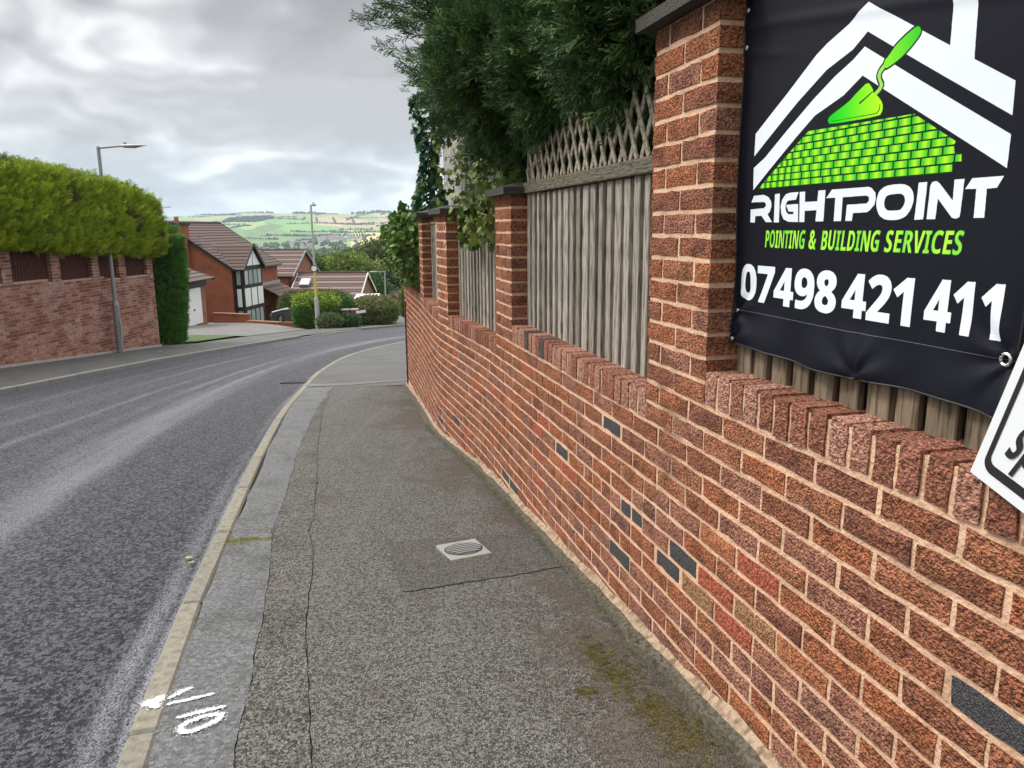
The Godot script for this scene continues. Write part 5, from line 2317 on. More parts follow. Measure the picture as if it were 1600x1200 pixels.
func make_houses() -> void:
	# the mock-Tudor house
	var f := frame_at(-17.2, -7.15, 48.0, 0.6, 7.5)
	var h := gabled("brick_house", "red brick house with brown tiled roof and black and white bay", f, 7.5, 8.0, 4.9, 7.55, M.house_brick, M.tile, M.tile_b, 17, M.black)
	var st := begin()
	# chimney breast and stack on the near gable
	cbox(st, f * Transform3D(Basis(), Vector3(-0.18, 3.6, -3.1)), Vector3(0.42, 7.7, 1.25))
	var ch := part("chimney", done(st), M.house_brick, h)
	st = begin()
	cbox(st, f * Transform3D(Basis(), Vector3(-0.18, 7.5, -3.1)), Vector3(0.56, 0.14, 1.4))
	part("chimney_crown", done(st), M.cap, ch)
	st = begin()
	tube(st, [f * Vector3(-0.18, 7.5, -3.1), f * Vector3(-0.18, 7.95, -3.1)], [0.15, 0.12], 10)
	part("chimney_pot", done(st), M.house_brick_b, ch)
	st = begin()
	tube(st, [f * Vector3(-0.1, 7.3, -4.0), f * Vector3(-0.1, 8.6, -4.0)], [0.02, 0.02], 5)
	bar(st, f * Vector3(-0.1, 8.5, -4.6), f * Vector3(-0.1, 8.55, -3.4), 0.03, 0.03)
	for k in 5:
		bar(st, f * Vector3(-0.35, 8.52, -4.5 + 0.24 * k), f * Vector3(0.15, 8.52, -4.5 + 0.24 * k), 0.015, 0.015)
	part("aerial", done(st), M.galv, h)
	st = begin()
	tube(st, [f * Vector3(0.25, 6.35, -1.9), f * Vector3(0.25, 6.75, -1.9), f * Vector3(0.25, 6.8, -1.9)], [0.13, 0.13, 0.17], 9)
	part("flue", done(st), M.lead, h)
	# timber framed bay
	var bx0 := 0.3
	var bx1 := 3.35
	var bz := 0.62
	st = begin()
	cbox(st, f * Transform3D(Basis(), Vector3((bx0 + bx1) * 0.5, 1.2, bz * 0.5 - 0.05)), Vector3(bx1 - bx0, 7.3, bz))
	var bay := part("bay", done(st), M.black, h)
	# white panels, upper row and gable
	for e in [[0.0, 2.98, 1.14], [0.0, 5.45, 0.0]]:
		pass
	for k in 3:
		st = begin()
		cbox(st, f * Transform3D(Basis(), Vector3(bx0 + 0.55 + k * 1.0, 2.98, bz - 0.03)), Vector3(0.82, 1.12, 0.03))
		part("white_panel", done(st), M.white, bay)
	st = begin()
	cbox(st, f * Transform3D(Basis(), Vector3(bx0 + 0.012 - 0.02, 2.98, bz * 0.5 - 0.02)), Vector3(0.03, 1.12, bz - 0.34))
	part("white_panel", done(st), M.white, bay)
	var side := f * Transform3D(Basis(Vector3(0, 0, 1), Vector3.UP, Vector3(-1, 0, 0)), Vector3(bx0, 0, bz * 0.5))
	window(bay, side * Transform3D(Basis(), Vector3(0, 4.22, 0.0)), bz - 0.25, 1.0, 0, M.black)
	window(bay, side * Transform3D(Basis(), Vector3(0, 1.5, 0.0)), bz - 0.25, 1.5, 0, M.black)
	window(bay, f * Transform3D(Basis(), Vector3((bx0 + bx1) * 0.5, 4.22, bz - 0.05)), bx1 - bx0 - 0.25, 1.0, 3, M.black)
	window(bay, f * Transform3D(Basis(), Vector3((bx0 + bx1) * 0.5, 1.5, bz - 0.05)), bx1 - bx0 - 0.25, 1.5, 3, M.black)
	# its little gable roof
	var cx := (bx0 + bx1) * 0.5
	st = begin()
	prism(st, f * Transform3D(Basis(), Vector3(cx, 4.84, 0)), PackedVector2Array([Vector2(-1.5, 0), Vector2(1.5, 0), Vector2(0, 1.35)]), bz - 0.12, bz - 0.02)
	part("gable", done(st), M.black, bay)
	for s in [-1.0, 1.0]:
		st = begin()
		prism(st, f * Transform3D(Basis(), Vector3(cx, 4.84, 0)), PackedVector2Array([Vector2(s * 0.06, 0.10), Vector2(s * 1.15, 0.10), Vector2(s * 0.06, 1.12)]), bz - 0.02, bz + 0.01)
		part("white_panel", done(st), M.white, bay)
		var e0 := f * Vector3(cx + s * 1.75, 4.70, bz + 0.15)
		var e1 := f * Vector3(cx + s * 1.75, 4.70, -0.1)
		var r0 := f * Vector3(cx, 6.28, bz + 0.15)
		var r1 := f * Vector3(cx, 6.28, -2.1)
		slope(bay, e0, e1, r1, r0, 8, M.tile, M.tile_b)
		verge(bay, e0 + Vector3(0, -0.04, 0), r0 + Vector3(0, -0.04, 0), 0.16, M.black)
	# upper window beyond the bay, porch roof, door and side window
	window(h, f * Transform3D(Basis(), Vector3(4.1, 4.1, 0.0)), 0.95, 1.15, 1, M.black)
	slope(h, f * Vector3(4.1, 2.55, 1.75), f * Vector3(7.7, 2.55, 1.75), f * Vector3(7.7, 3.45, 0.0), f * Vector3(4.1, 3.45, 0.0), 5, M.tile, M.tile_b)
	st = begin()
	bar(st, f * Vector3(4.1, 2.50, 1.72), f * Vector3(7.7, 2.50, 1.72), 0.06, 0.16)
	part("fascia", done(st), M.black, h)
	st = begin()
	bar(st, f * Vector3(4.1, 3.5, 0.04), f * Vector3(7.7, 3.5, 0.04), 0.08, 0.28)
	part("lead_flashing", done(st), M.lead, h)
	st = begin()
	cbox(st, f * Transform3D(Basis(), Vector3(6.9, 0.2, 0.55)), Vector3(1.2, 5.3, 1.1))
	part("porch_wall", done(st), M.house_brick, h)
	window(h, f * Transform3D(Basis(), Vector3(6.9, 1.5, 1.1)), 0.6, 1.1, 0, M.black)
	st = begin()
	cbox(st, f * Transform3D(Basis(), Vector3(5.3, 1.0, 0.03)), Vector3(0.95, 2.1, 0.06))
	var door := part("door", done(st), M.red_board, h)
	st = begin()
	cbox(st, f * Transform3D(Basis(), Vector3(5.65, 1.0, 0.08)), Vector3(0.04, 0.14, 0.04))
	part("door_handle", done(st), M.steel, door)
	st = begin()
	tube(st, [f * Vector3(0.12, -1.5, 0.07), f * Vector3(0.12, 4.7, 0.07)], [0.045, 0.045], 6)
	part("downpipe", done(st), M.black, h)
	st = begin()
	bar(st, f * Vector3(5.6, 2.4, 1.7), f * Vector3(6.3, 1.5, 0.9), 0.09, 0.09)
	part("porch_brace", done(st), M.red_board, h)
	# hipped wing to the left
	var wf := f * Transform3D(Basis(), Vector3(-4.6, 0, -4.6))
	st = begin()
	cbox(st, wf * Transform3D(Basis(), Vector3(2.2, 1.2, -2.5)), Vector3(4.4, 7.4, 5.0))
	var wing := part("wing", done(st), M.house_brick, h)
	var hp := [wf * Vector3(-0.2, 4.9, 0.2), wf * Vector3(4.6, 4.9, 0.2), wf * Vector3(4.6, 4.9, -5.2), wf * Vector3(-0.2, 4.9, -5.2)]
	var ra := wf * Vector3(2.3, 7.35, -2.5)
	var rb := wf * Vector3(4.6, 7.35, -2.5)
	slope(wing, hp[0], hp[1], rb, ra, 12, M.tile, M.tile_b)
	slope(wing, hp[3], hp[0], ra, ra + Vector3(0.01, 0, 0), 12, M.tile, M.tile_b)

	# double garage beside it
	var gf := frame_at(-16.0, -4.72, 35.0, -0.12, 6.0)
	var g := thing("garage", gf.origin, "brick double garage with two white up-and-over doors and tiled roof", "garage")
	st = begin()
	cbox(st, gf * Transform3D(Basis(), Vector3(2.95, 0.85, -2.6)), Vector3(5.9, 2.9, 5.2))
	part("walls", done(st), M.house_brick_b, g)
	for e in [[0.35, 2.45], [3.02, 5.18]]:
		st = begin()
		cbox(st, gf * Transform3D(Basis(), Vector3((e[0] + e[1]) * 0.5, 0.92, 0.02)), Vector3(e[1] - e[0], 1.84, 0.06), 0.01)
		var dr := part("garage_door", done(st), M.white, g)
		st = begin()
		var hx: float = (e[0] + e[1]) * 0.5
		tube(st, [gf * Vector3(hx, 0.75, 0.05), gf * Vector3(hx, 0.75, 0.09)], [0.06, 0.05], 8)
		part("handle", done(st), M.black, dr)
		for k in 5:
			st = begin()
			bar(st, gf * Vector3(e[0] + 0.05, 0.3 + 0.32 * k, 0.052), gf * Vector3(e[1] - 0.05, 0.3 + 0.32 * k, 0.052), 0.008, 0.008)
			part("panel_rib", done(st), M.white, dr)
	st = begin()
	bar(st, gf * Vector3(0.0, 2.05, 0.06), gf * Vector3(5.9, 2.05, 0.06), 0.12, 0.36)
	part("fascia", done(st), M.black, g)
	slope(g, gf * Vector3(-0.3, 2.22, 0.45), gf * Vector3(6.25, 2.22, 0.45), gf * Vector3(6.25, 3.35, -2.6), gf * Vector3(-0.3, 3.35, -2.6), 8, M.tile, M.tile_b)
	slope(g, gf * Vector3(6.25, 2.22, -5.5), gf * Vector3(-0.3, 2.22, -5.5), gf * Vector3(-0.3, 3.35, -2.6), gf * Vector3(6.25, 3.35, -2.6), 8, M.tile, M.tile_b)
	for s in [0.45, -5.5]:
		verge(g, gf * Vector3(6.25, 2.2, s), gf * Vector3(6.25, 3.33, -2.6), 0.18, M.tile_b)
	st = begin()
	prism(st, gf * Transform3D(Basis(Vector3(0, 0, -1), Vector3.UP, Vector3(1, 0, 0)), Vector3.ZERO), PackedVector2Array([Vector2(0, 2.2), Vector2(5.2, 2.2), Vector2(2.6, 3.2)]), 0.0, 5.9)
	part("gable", done(st), M.house_brick_b, g)

	# houses further down the hill
	var f2 := frame_at(-17.6, -7.6, 63.5, -1.0, 0.06)
	f2 = Transform3D(Basis(Vector3(1, 0, 0.06).normalized(), Vector3.UP, Vector3(1, 0, 0.06).normalized().cross(Vector3.UP)), eye(-24.5, -7.6, 62.0))
	var h2 := gabled("brick_house", "brick house with pantiled gable roof behind the black and white house", f2, 7.2, 6.5, 4.1, 5.85, M.house_brick_b, M.tile_pink, M.tile_b, 12, M.lead)
	window(h2, f2 * Transform3D(Basis(), Vector3(6.1, 2.9, 0.0)), 0.45, 0.55, 0, M.white)
	st = begin()
	tube(st, [f2 * Vector3(7.05, -1, 0.06), f2 * Vector3(7.05, 4.0, 0.06)], [0.05, 0.05], 6)
	part("downpipe", done(st), M.black, h2)
	var f3 := Transform3D(Basis(Vector3(1, 0, 0.02).normalized(), Vector3.UP, Vector3(1, 0, 0.02).normalized().cross(Vector3.UP)), eye(-16.9, -7.0, 59.5))
	var h3 := gabled("bungalow", "low brick bungalow with long brown tiled roof and one skylight", f3, 5.2, 6.0, 1.95, 3.5, M.house_brick_b, M.tile_pink, M.tile_b, 9, M.white)
	st = begin()
	var lay := Basis(Vector3.RIGHT, Vector3(0, sin(0.475), -cos(0.475)), Vector3(0, cos(0.475), sin(0.475)))
	var sk := f3 * Transform3D(lay, Vector3(0.75, 2.92, -1.45))
	cbox(st, sk, Vector3(0.78, 0.95, 0.16))
	var skylight := part("skylight", done(st), M.lead, h3)
	st = begin()
	cbox(st, sk * Transform3D(Basis(), Vector3(0, 0, 0.09)), Vector3(0.62, 0.78, 0.02))
	part("pane", done(st), M.white, skylight)
	window(h3, f3 * Transform3D(Basis(), Vector3(4.1, 1.2, 0.0)), 0.9, 1.0, 1, M.white)
	var f4 := Transform3D(Basis(Vector3(0.35, 0, -1).normalized(), Vector3.UP, Vector3(0.35, 0, -1).normalized().cross(Vector3.UP)), eye(-9.4, -8.6, 70.0))
	gabled("brick_house", "small red brick gable end with brown roof beyond the far street lamp", f4, 9.0, 3.0, 1.95, 2.85, M.house_brick, M.tile, M.tile_b, 9, M.tile_pink)


# ---------------------------------------------------------------- things along the street
func low_wall(label: String, a: Vector2, b: Vector2, ya: float, yb: float, cap: Material) -> Node3D:
	var o := thing("low_wall", on(a.x, a.y), label, "garden wall", "low garden walls by the driveway")
	var st := begin()
	var q := [eye(a.x, ya, a.y), eye(b.x, yb, b.y), on(b.x, b.y, -0.6), on(a.x, a.y, -0.6)]
	var dir: Vector3 = q[1] - q[0]
	dir.y = 0
	var nrm := dir.cross(Vector3.UP).normalized() * 0.11
	quad(st, q[0] + nrm, q[1] + nrm, q[2] + nrm, q[3] + nrm)
	quad(st, q[1] - nrm, q[0] - nrm, q[3] - nrm, q[2] - nrm)
	quad(st, q[0] - nrm, q[0] + nrm, q[3] + nrm, q[3] - nrm)
	quad(st, q[1] + nrm, q[1] - nrm, q[2] - nrm, q[2] + nrm)
	part("wall", done(st), M.house_brick, o)
	st = begin()
	bar(st, q[0] + Vector3(0, 0.03, 0), q[1] + Vector3(0, 0.03, 0), 0.28, 0.06)
	part("coping", done(st), cap, o)
	return o


func make_street_things() -> void:
	low_wall("taller red brick low wall beside the white garage doors", Vector2(-16.4, 42.6), Vector2(-14.2, 41.8), -4.52, -4.52, M.house_brick_b)
	low_wall("low red brick wall stepping down along the driveway", Vector2(-14.2, 41.7), Vector2(-11.35, 38.0), -4.86, -4.52, M.house_brick_b)
	low_wall("shallow brick wall under the dark slatted fence by the driveway", Vector2(-10.75, 36.3), Vector2(-9.25, 35.6), -4.33, -4.27, M.house_brick_b)
	var fa := eye(-10.75, -4.26, 36.3)
	var fb := eye(-9.28, -4.20, 35.6)
	var fen := thing("slatted_fence", fa, "short dark slatted fence on the brick wall by the driveway", "fence")
	for k in 5:
		var st := begin()
		bar(st, fa + Vector3(0, 0.04 + 0.075 * k, 0), fb + Vector3(0, 0.04 + 0.075 * k, 0), 0.02, 0.068)
		part("slat", done(st), M.iron_dark, fen)
	for k in 3:
		var st := begin()
		var p := fa.lerp(fb, k / 2.0)
		cbox(st, Transform3D(Basis(), p + Vector3(0, 0.2, 0.03)), Vector3(0.08, 0.46, 0.05))
		part("post", done(st), M.pale_paint_b if k == 2 else M.iron_dark, fen)

	# lamp column with the speed roundel
	var lb := on(-8.2, 32.6)
	var lamp := street_lamp(lb, 5.1, Vector3(0.1, 0, -1), 0.5, "pale lamp column with yellow band and small round sign by the laurel hedge", M.pale_paint)
	var st := begin()
	tube(st, [lb + Vector3(0, 1.35, 0), lb + Vector3(0, 2.45, 0)], [0.056, 0.053], 12, false)
	part("yellow_band", done(st), M.yellow, lamp)
	var rs := thing("round_sign", lb + Vector3(0, 2.5, 0.09), "small white round sign with dark rim fixed to the lamp column", "sign")
	st = begin()
	tube(st, [lb + Vector3(0, 2.5, 0.06), lb + Vector3(0, 2.5, 0.07)], [0.15, 0.15], 24)
	part("rim", done(st), M.iron_dark, rs)
	st = begin()
	tube(st, [lb + Vector3(0, 2.5, 0.072), lb + Vector3(0, 2.5, 0.078)], [0.115, 0.115], 24)
	part("face", done(st), M.white, rs)
	street_lamp(on(-8.42, 52.0), 2.9, Vector3(-1, 0, 0.2), 1.0, "grey lamp column with lantern to the left, before the far trees", M.pale_paint_b)

	# planting by the pavement
	bush("laurel_hedge", "bright leafy laurel hedge behind the pale lamp column", "hedge", on(-8.55, 33.9), Vector3(0.95, 0.72, 0.75), 1900, 0.11, [0.045, 0.12, 0.02], [0.10, 0.20, 0.03], 5.0, "", 1, [0.24, 0.33, 0.04])
	bush("laurel_hedge", "darker green leafy hedge right of the laurel, before the round topiary", "hedge", on(-7.95, 35.4), Vector3(0.75, 0.66, 0.7), 1300, 0.11, [0.04, 0.11, 0.02], [0.09, 0.19, 0.03], 4.0, "", 2)
	bush("shrub", "low grey-green shrub at the foot of the laurel hedge", "shrub", on(-7.75, 32.7), Vector3(0.55, 0.30, 0.4), 500, 0.10, [0.10, 0.13, 0.05], [0.17, 0.20, 0.09], 2.0, "", 3)
	bush("shrub", "dark mounded shrub in front of the brick gate pillars", "shrub", on(-7.05, 33.4), Vector3(0.5, 0.27, 0.4), 500, 0.10, [0.04, 0.09, 0.03], [0.09, 0.15, 0.05], 2.0, "", 4)
	bush("rounded_topiary", "round dark green clipped bush above the hedge", "shrub", on(-8.4, 38.0, 0.25), Vector3(0.42, 0.62, 0.42), 900, 0.09, [0.035, 0.10, 0.025], [0.075, 0.16, 0.035], 2.6, "", 5)
	bush("shrub", "wide green and gold shrub between the porch and the car", "shrub", on(-13.2, 47.5, -0.4), Vector3(1.1, 1.05, 0.8), 1500, 0.12, [0.07, 0.12, 0.03], [0.20, 0.21, 0.05], 2.2, "", 6)
	bush("copper_hedge", "coppery brown hedge behind the parked dark car", "hedge", on(-11.2, 46.0, 0.0), Vector3(1.7, 0.85, 0.7), 1900, 0.12, [0.15, 0.10, 0.035], [0.24, 0.17, 0.06], 3.5, "", 7)
	bush("clipped_hedge", "large rounded olive green hedge at the street corner", "hedge", on(-6.35, 36.1), Vector3(1.0, 0.62, 1.1), 2600, 0.12, [0.085, 0.12, 0.035], [0.16, 0.19, 0.06], 3.2, "", 8, [0.20, 0.20, 0.09])
	bush("golden_shrub", "small golden yellow topped shrub before the far trees", "shrub", on(-7.9, 42.2, 0.3), Vector3(0.36, 0.46, 0.36), 600, 0.09, [0.05, 0.10, 0.02], [0.09, 0.13, 0.02], 3.0, "", 9, [0.62, 0.58, 0.03])
	bush("shrub", "small bright green shrub at the edge of the brick wall's end", "shrub", on(-5.95, 44.0), Vector3(0.4, 0.9, 0.5), 500, 0.14, [0.07, 0.13, 0.03], [0.15, 0.2, 0.04], 2.0, "", 10)
	for e in [[-7.3, 34.0, "left brick gate pillar beside the laurel hedges"], [-6.95, 34.2, "right brick gate pillar before the olive hedge"]]:
		var b := on(e[0], e[1])
		var p := thing("gate_pillar", b, e[2], "gate pillar", "pair of brick gate pillars")
		st = begin()
		cbox(st, Transform3D(Basis(), b + Vector3(0, 0.3, 0)), Vector3(0.26, 0.8, 0.3), 0.01)
		part("shaft", done(st), M.house_brick, p)
		st = begin()
		cbox(st, Transform3D(Basis(), b + Vector3(0, 0.73, 0)), Vector3(0.34, 0.06, 0.36), 0.01)
		part("cap", done(st), M.lead, p)
	var sb := on(-6.6, 33.9)
	var ns := thing("street_name_sign", sb, "small white street name plate in front of the olive hedge", "sign")
	st = begin()
	cbox(st, Transform3D(Basis(Vector3.UP, 0.3) * Basis(Vector3.BACK, 0.08), sb + Vector3(0, 0.62, 0)), Vector3(0.42, 0.11, 0.02), 0.004)
	part("plate", done(st), M.white, ns)
	for s in [-0.14, 0.14]:
		st = begin()
		tube(st, [sb + Vector3(s, -0.1, -0.03), sb + Vector3(s, 0.6, -0.03)], [0.02, 0.02], 6)
		part("post", done(st), M.iron_dark, ns)
	car("dark grey car parked behind the laurel hedge", Transform3D(Basis(Vector3.UP, deg_to_rad(176.0)), on(-11.3, 43.6, -0.15)), M.car_dark)
	car("white car parked behind the gate pillars", Transform3D(Basis(Vector3.UP, deg_to_rad(100.0)), on(-7.6, 41.2, -0.05)), M.car_white)


# a hatchback: nose towards +x, origin on the ground under its middle
func car(label: String, xf: Transform3D, paint: Material) -> void:
	var o := thing("parked_car", xf.origin, label, "car", "cars parked on the drives")
	var low := [[-2.05, 0.32, 0.42], [-2.1, 0.62, 0.72], [-2.0, 0.95, 0.80], [-1.2, 0.98, 0.84], [0.55, 0.96, 0.84], [1.3, 0.90, 0.82], [1.95, 0.74, 0.76], [2.12, 0.55, 0.68], [2.08, 0.32, 0.5]]
	var st := begin()
	# body: side outline with rounded plan, two halves
	var profile := PackedVector2Array([Vector2(-2.06, 0.22), Vector2(-2.12, 0.6), Vector2(-2.02, 0.93), Vector2(-1.3, 0.97), Vector2(0.75, 0.95), Vector2(1.5, 0.86), Vector2(2.0, 0.72), Vector2(2.13, 0.5), Vector2(2.08, 0.22)])
	var ring_at := func(z: float, k: float) -> Array:
		var out := []
		for p in profile:
			out.append(xf * Vector3(p.x * k, 0.22 + (p.y - 0.22) * (1.0 if absf(z) < 0.8 else 0.94), z))
		return out
	var rings := [ring_at.call(-0.87, 0.94), ring_at.call(-0.78, 0.985), ring_at.call(0.0, 1.0), ring_at.call(0.78, 0.985), ring_at.call(0.87, 0.94)]
	for i in 4:
		for k in profile.size() - 1:
			quad(st, rings[i][k], rings[i + 1][k], rings[i + 1][k + 1], rings[i][k + 1])
	for e in [0, 4]:
		for k in range(1, profile.size() - 1):
			tri(st, rings[e][0], rings[e][k], rings[e][k + 1])
	var body := part("body", done(st), paint, o)
	# cabin: glass band with a painted roof
	var base_ := [Vector3(-1.75, 0.96, 0), Vector3(0.95, 0.94, 0)]
	st = begin()
	var cab := [[-1.85, 0.96, 0.78], [-1.45, 1.38, 0.60], [0.05, 1.42, 0.60], [1.0, 0.94, 0.78]]
	for i in 3:
		var a: Array = cab[i]
		var b: Array = cab[i + 1]
		quad(st, xf * Vector3(a[0], a[1], -a[2]), xf * Vector3(b[0], b[1], -b[2]), xf * Vector3(b[0], b[1], b[2]), xf * Vector3(a[0], a[1], a[2]))
	for s in [-1.0, 1.0]:
		quad(st, xf * Vector3(cab[0][0], cab[0][1], s * cab[0][2]), xf * Vector3(cab[1][0], cab[1][1], s * cab[1][2]), xf * Vector3(cab[2][0], cab[2][1], s * cab[2][2]), xf * Vector3(cab[3][0], cab[3][1], s * cab[3][2]))
	part("windows", done(st), M.car_glass, o)
	st = begin()
	cbox(st, xf * Transform3D(Basis(Vector3.BACK, 0.02), Vector3(-0.7, 1.43, 0)), Vector3(1.62, 0.05, 1.24), 0.02)
	for s in [-1.0, 1.0]:
		bar(st, xf * Vector3(0.05, 1.42, s * 0.605), xf * Vector3(1.02, 0.95, s * 0.79), 0.05, 0.06)
		bar(st, xf * Vector3(-0.75, 1.42, s * 0.605), xf * Vector3(-0.8, 0.97, s * 0.79), 0.05, 0.08)
		bar(st, xf * Vector3(-1.45, 1.40, s * 0.605), xf * Vector3(-1.85, 0.97, s * 0.79), 0.06, 0.16)
	part("roof", done(st), paint, o)
	for x in [-1.3, 1.35]:
		for s in [-1.0, 1.0]:
			st = begin()
			tube(st, [xf * Vector3(x, 0.31, s * 0.66), xf * Vector3(x, 0.31, s * 0.875)], [0.31, 0.31], 18)
			var wheel := part("wheel", done(st), M.black, o)
			st = begin()
			tube(st, [xf * Vector3(x, 0.31, s * 0.87), xf * Vector3(x, 0.31, s * 0.885)], [0.2, 0.18], 14)
			part("rim", done(st), M.galv, wheel)
	for s in [-1.0, 1.0]:
		st = begin()
		cbox(st, xf * Transform3D(Basis(), Vector3(1.98, 0.66, s * 0.62)), Vector3(0.16, 0.13, 0.3), 0.03)
		part("headlight", done(st), M.car_glass, o)
		st = begin()
		cbox(st, xf * Transform3D(Basis(), Vector3(0.72, 1.0, s * 0.95)), Vector3(0.12, 0.12, 0.18), 0.03)
		part("door_mirror", done(st), paint, o)


# ---------------------------------------------------------------- woods, town and hedgerows beyond
func make_far_country() -> void:
	# trees at the foot of the road that can be told apart
	for e in [
		["broad yellow-green tree behind the bungalow roof", 542, 392, 92.0, 72.0, [0.13, 0.19, 0.04], [0.22, 0.26, 0.06], 2600],
		["tall dark olive tree right of the broad yellow-green one", 590, 372, 105.0, 75.0, [0.07, 0.105, 0.035], [0.13, 0.155, 0.05], 3200],
		["dark green tree left of the pale lamp column", 470, 380, 90.0, 48.0, [0.07, 0.14, 0.03], [0.13, 0.21, 0.05], 2000],
		["mid-green tree rising between the dark tree and the lamp column", 500, 392, 100.0, 46.0, [0.095, 0.15, 0.04], [0.16, 0.21, 0.06], 1800],
		["dark tree with reddish top behind the broad yellow-green tree", 540, 384, 130.0, 55.0, [0.065, 0.08, 0.03], [0.11, 0.11, 0.045], 2000],
		["very dark tree low behind the far street lamp", 612, 425, 88.0, 52.0, [0.03, 0.06, 0.022], [0.06, 0.10, 0.035], 2200],
		["dark green tree filling the gap at the brick wall's end", 640, 400, 98.0, 60.0, [0.04, 0.075, 0.025], [0.08, 0.12, 0.04], 2200],
		["deep green tree hidden low behind the bungalow", 575, 428, 84.0, 48.0, [0.04, 0.085, 0.025], [0.085, 0.14, 0.04], 1800],
		["pale green tree at the edge of the wood below the town", 510, 388, 150.0, 40.0, [0.09, 0.13, 0.05], [0.13, 0.17, 0.06], 1200]]:
		var d: float = e[3]
		var x: float = (e[1] - 800.0) / 1233.0 * d
		var top: float = -(e[2] - 353.0) / 1258.0 * d
		var width: float = e[4] * 2.2 / 1233.0 * d
		var base := terrain(x, d) - EYE
		tree(e[0], eye(x, base, d), top - base, width, e[7], 0.30 + d * 0.0016, e[5], e[6], int(e[1]) * 7 + 3, "trees at the foot of the hill")

	var r := RandomNumberGenerator.new()
	r.seed = 88
	var wood := Node3D.new()
	wood.name = "woodland"
	add_child(wood)
	wood.set_meta("kind", "stuff")
	tag(wood, "hazy woodland filling the valley floor below the far hill", "woodland")
	var crown := []
	for k in 3:
		crown.append(crown_mesh(k))
	var places := [[], [], []]
	var tints := [[], [], []]
	var dens := FastNoiseLite.new()
	dens.seed = 23
	dens.frequency = 0.004
	var add := func(x: float, d: float, s: float, c: Color) -> void:
		var k := r.randi() % 3
		var y := terrain(x, d)
		places[k].append(Transform3D(Basis(Vector3.UP, r.randf() * TAU) * Basis.from_scale(Vector3(s, s * r.randf_range(0.9, 1.25), s)), Vector3(x, y + s * 0.55, -d)))
		tints[k].append(c)
	for i in 9000:
		var d := 160.0 * pow(2250.0 / 160.0, r.randf())
		var x := d * r.randf_range(-0.62, 0.06)
		if d > 1500.0 and dens.get_noise_2d(x, d) < -0.12 + (d - 1500.0) / 2500.0:
			continue
		add.call(x, d, r.randf_range(3.6, 6.8) * (1.0 if d > 500.0 else 0.85), mixed(r, [0.035, 0.065, 0.025], [0.085, 0.115, 0.04], 0.3))
	# hedgerows and shelter belts on the hill
	for i in 46:
		var d := r.randf_range(2250.0, 4050.0)
		var x := d * r.randf_range(-0.48, -0.10)
		var dir := Vector2(1, r.randf_range(-0.25, 0.25)) if r.randf() < 0.6 else Vector2(r.randf_range(-0.3, 0.3), 1)
		for k in r.randi_range(12, 40):
			add.call(x + dir.x * k * 9.0, d + dir.y * k * 9.0, r.randf_range(2.2, 4.6), mixed(r, [0.035, 0.06, 0.025], [0.07, 0.10, 0.035], 0.3))
	for i in 260:   # dark plantation
		add.call(-1090.0 + r.randf_range(-70, 60), 3320.0 + r.randf_range(-130, 130), r.randf_range(6, 9), mixed(r, [0.02, 0.04, 0.022], [0.035, 0.055, 0.028], 0.2))
	for i in 260:   # trees on the skyline
		var a := r.randf_range(-0.45, -0.12)
		var g := floor(a * 40.0)
		if int(g) % 3 != 0:
			add.call(a * 4250.0, 4250.0 + r.randf_range(-60, 60), r.randf_range(4.0, 9.0), mixed(r, [0.03, 0.05, 0.025], [0.05, 0.075, 0.03], 0.2))
	for k in 3:
		multi("crowns", crown[k], M.far_leaf, places[k], tints[k], wood)

	# the far town: pale houses with dark roofs
	var walls := [mat(lin(0.62, 0.60, 0.56), 0.9), mat(lin(0.45, 0.40, 0.36), 0.9), mat(lin(0.72, 0.71, 0.68), 0.9)]
	var roofs := [mat(lin(0.16, 0.15, 0.16), 0.9), mat(lin(0.22, 0.15, 0.13), 0.9)]
	var spots := [["pale house in the far town, left of the lamp column", 8, 440.0, 492.0, 1750.0, 2000.0], ["pale house in the far town's main row, right of the lamp column", 72, 490.0, 566.0, 1950.0, 2350.0], ["pale house of the far village at the wall's edge", 16, 596.0, 625.0, 1900.0, 2200.0]]
	for s in spots:
		for i in s[1]:
			var d := r.randf_range(s[4], s[5])
			var x := (r.randf_range(s[2], s[3]) - 800.0) / 1233.0 * d
			var xf := Transform3D(Basis(Vector3.UP, r.randf_range(-0.5, 0.5)), Vector3(x, terrain(x, d), -d))
			var l := r.randf_range(7.0, 15.0)
			var o := thing("town_house", xf.origin, s[0], "house", s[0].replace("house", "houses"))
			var st := begin()
			cbox(st, xf * Transform3D(Basis(), Vector3(0, 2.5, 0)), Vector3(l, 8.0, 7.0))
			part("walls", done(st), walls[r.randi() % 3], o)
			st = begin()
			prism(st, xf * Transform3D(Basis(Vector3(0, 0, 1), Vector3.UP, Vector3(-1, 0, 0)), Vector3(0, 6.4, 0)), PackedVector2Array([Vector2(-3.8, 0), Vector2(3.8, 0), Vector2(0, 2.8)]), -l * 0.5, l * 0.5)
			part("roof", done(st), roofs[r.randi() % 2], o)


# crown of a far tree: a lumpy ball broken into leafy facets
func crown_mesh(seed_: int) -> ArrayMesh:
	var r := RandomNumberGenerator.new()
	r.seed = seed_ + 40
	var n := FastNoiseLite.new()
	n.seed = seed_
	n.frequency = 1.1
	var st := begin()
	var rows := 8
	var cols := 12
	var g := []
	for j in rows + 1:
		var row := []
		for i in cols:
			var th := PI * j / rows
			var ph := TAU * i / cols + j * 0.3
			var dir := Vector3(sin(th) * cos(ph), cos(th), sin(th) * sin(ph))
			row.append(dir * (1.0 + 0.35 * n.get_noise_3dv(dir * 1.6) + r.randf_range(-0.13, 0.13)))
		g.append(row)
	for j in rows:
		for i in cols:
			quad(st, g[j][i], g[j][(i + 1) % cols], g[j + 1][(i + 1) % cols], g[j + 1][i])
	return done(st)


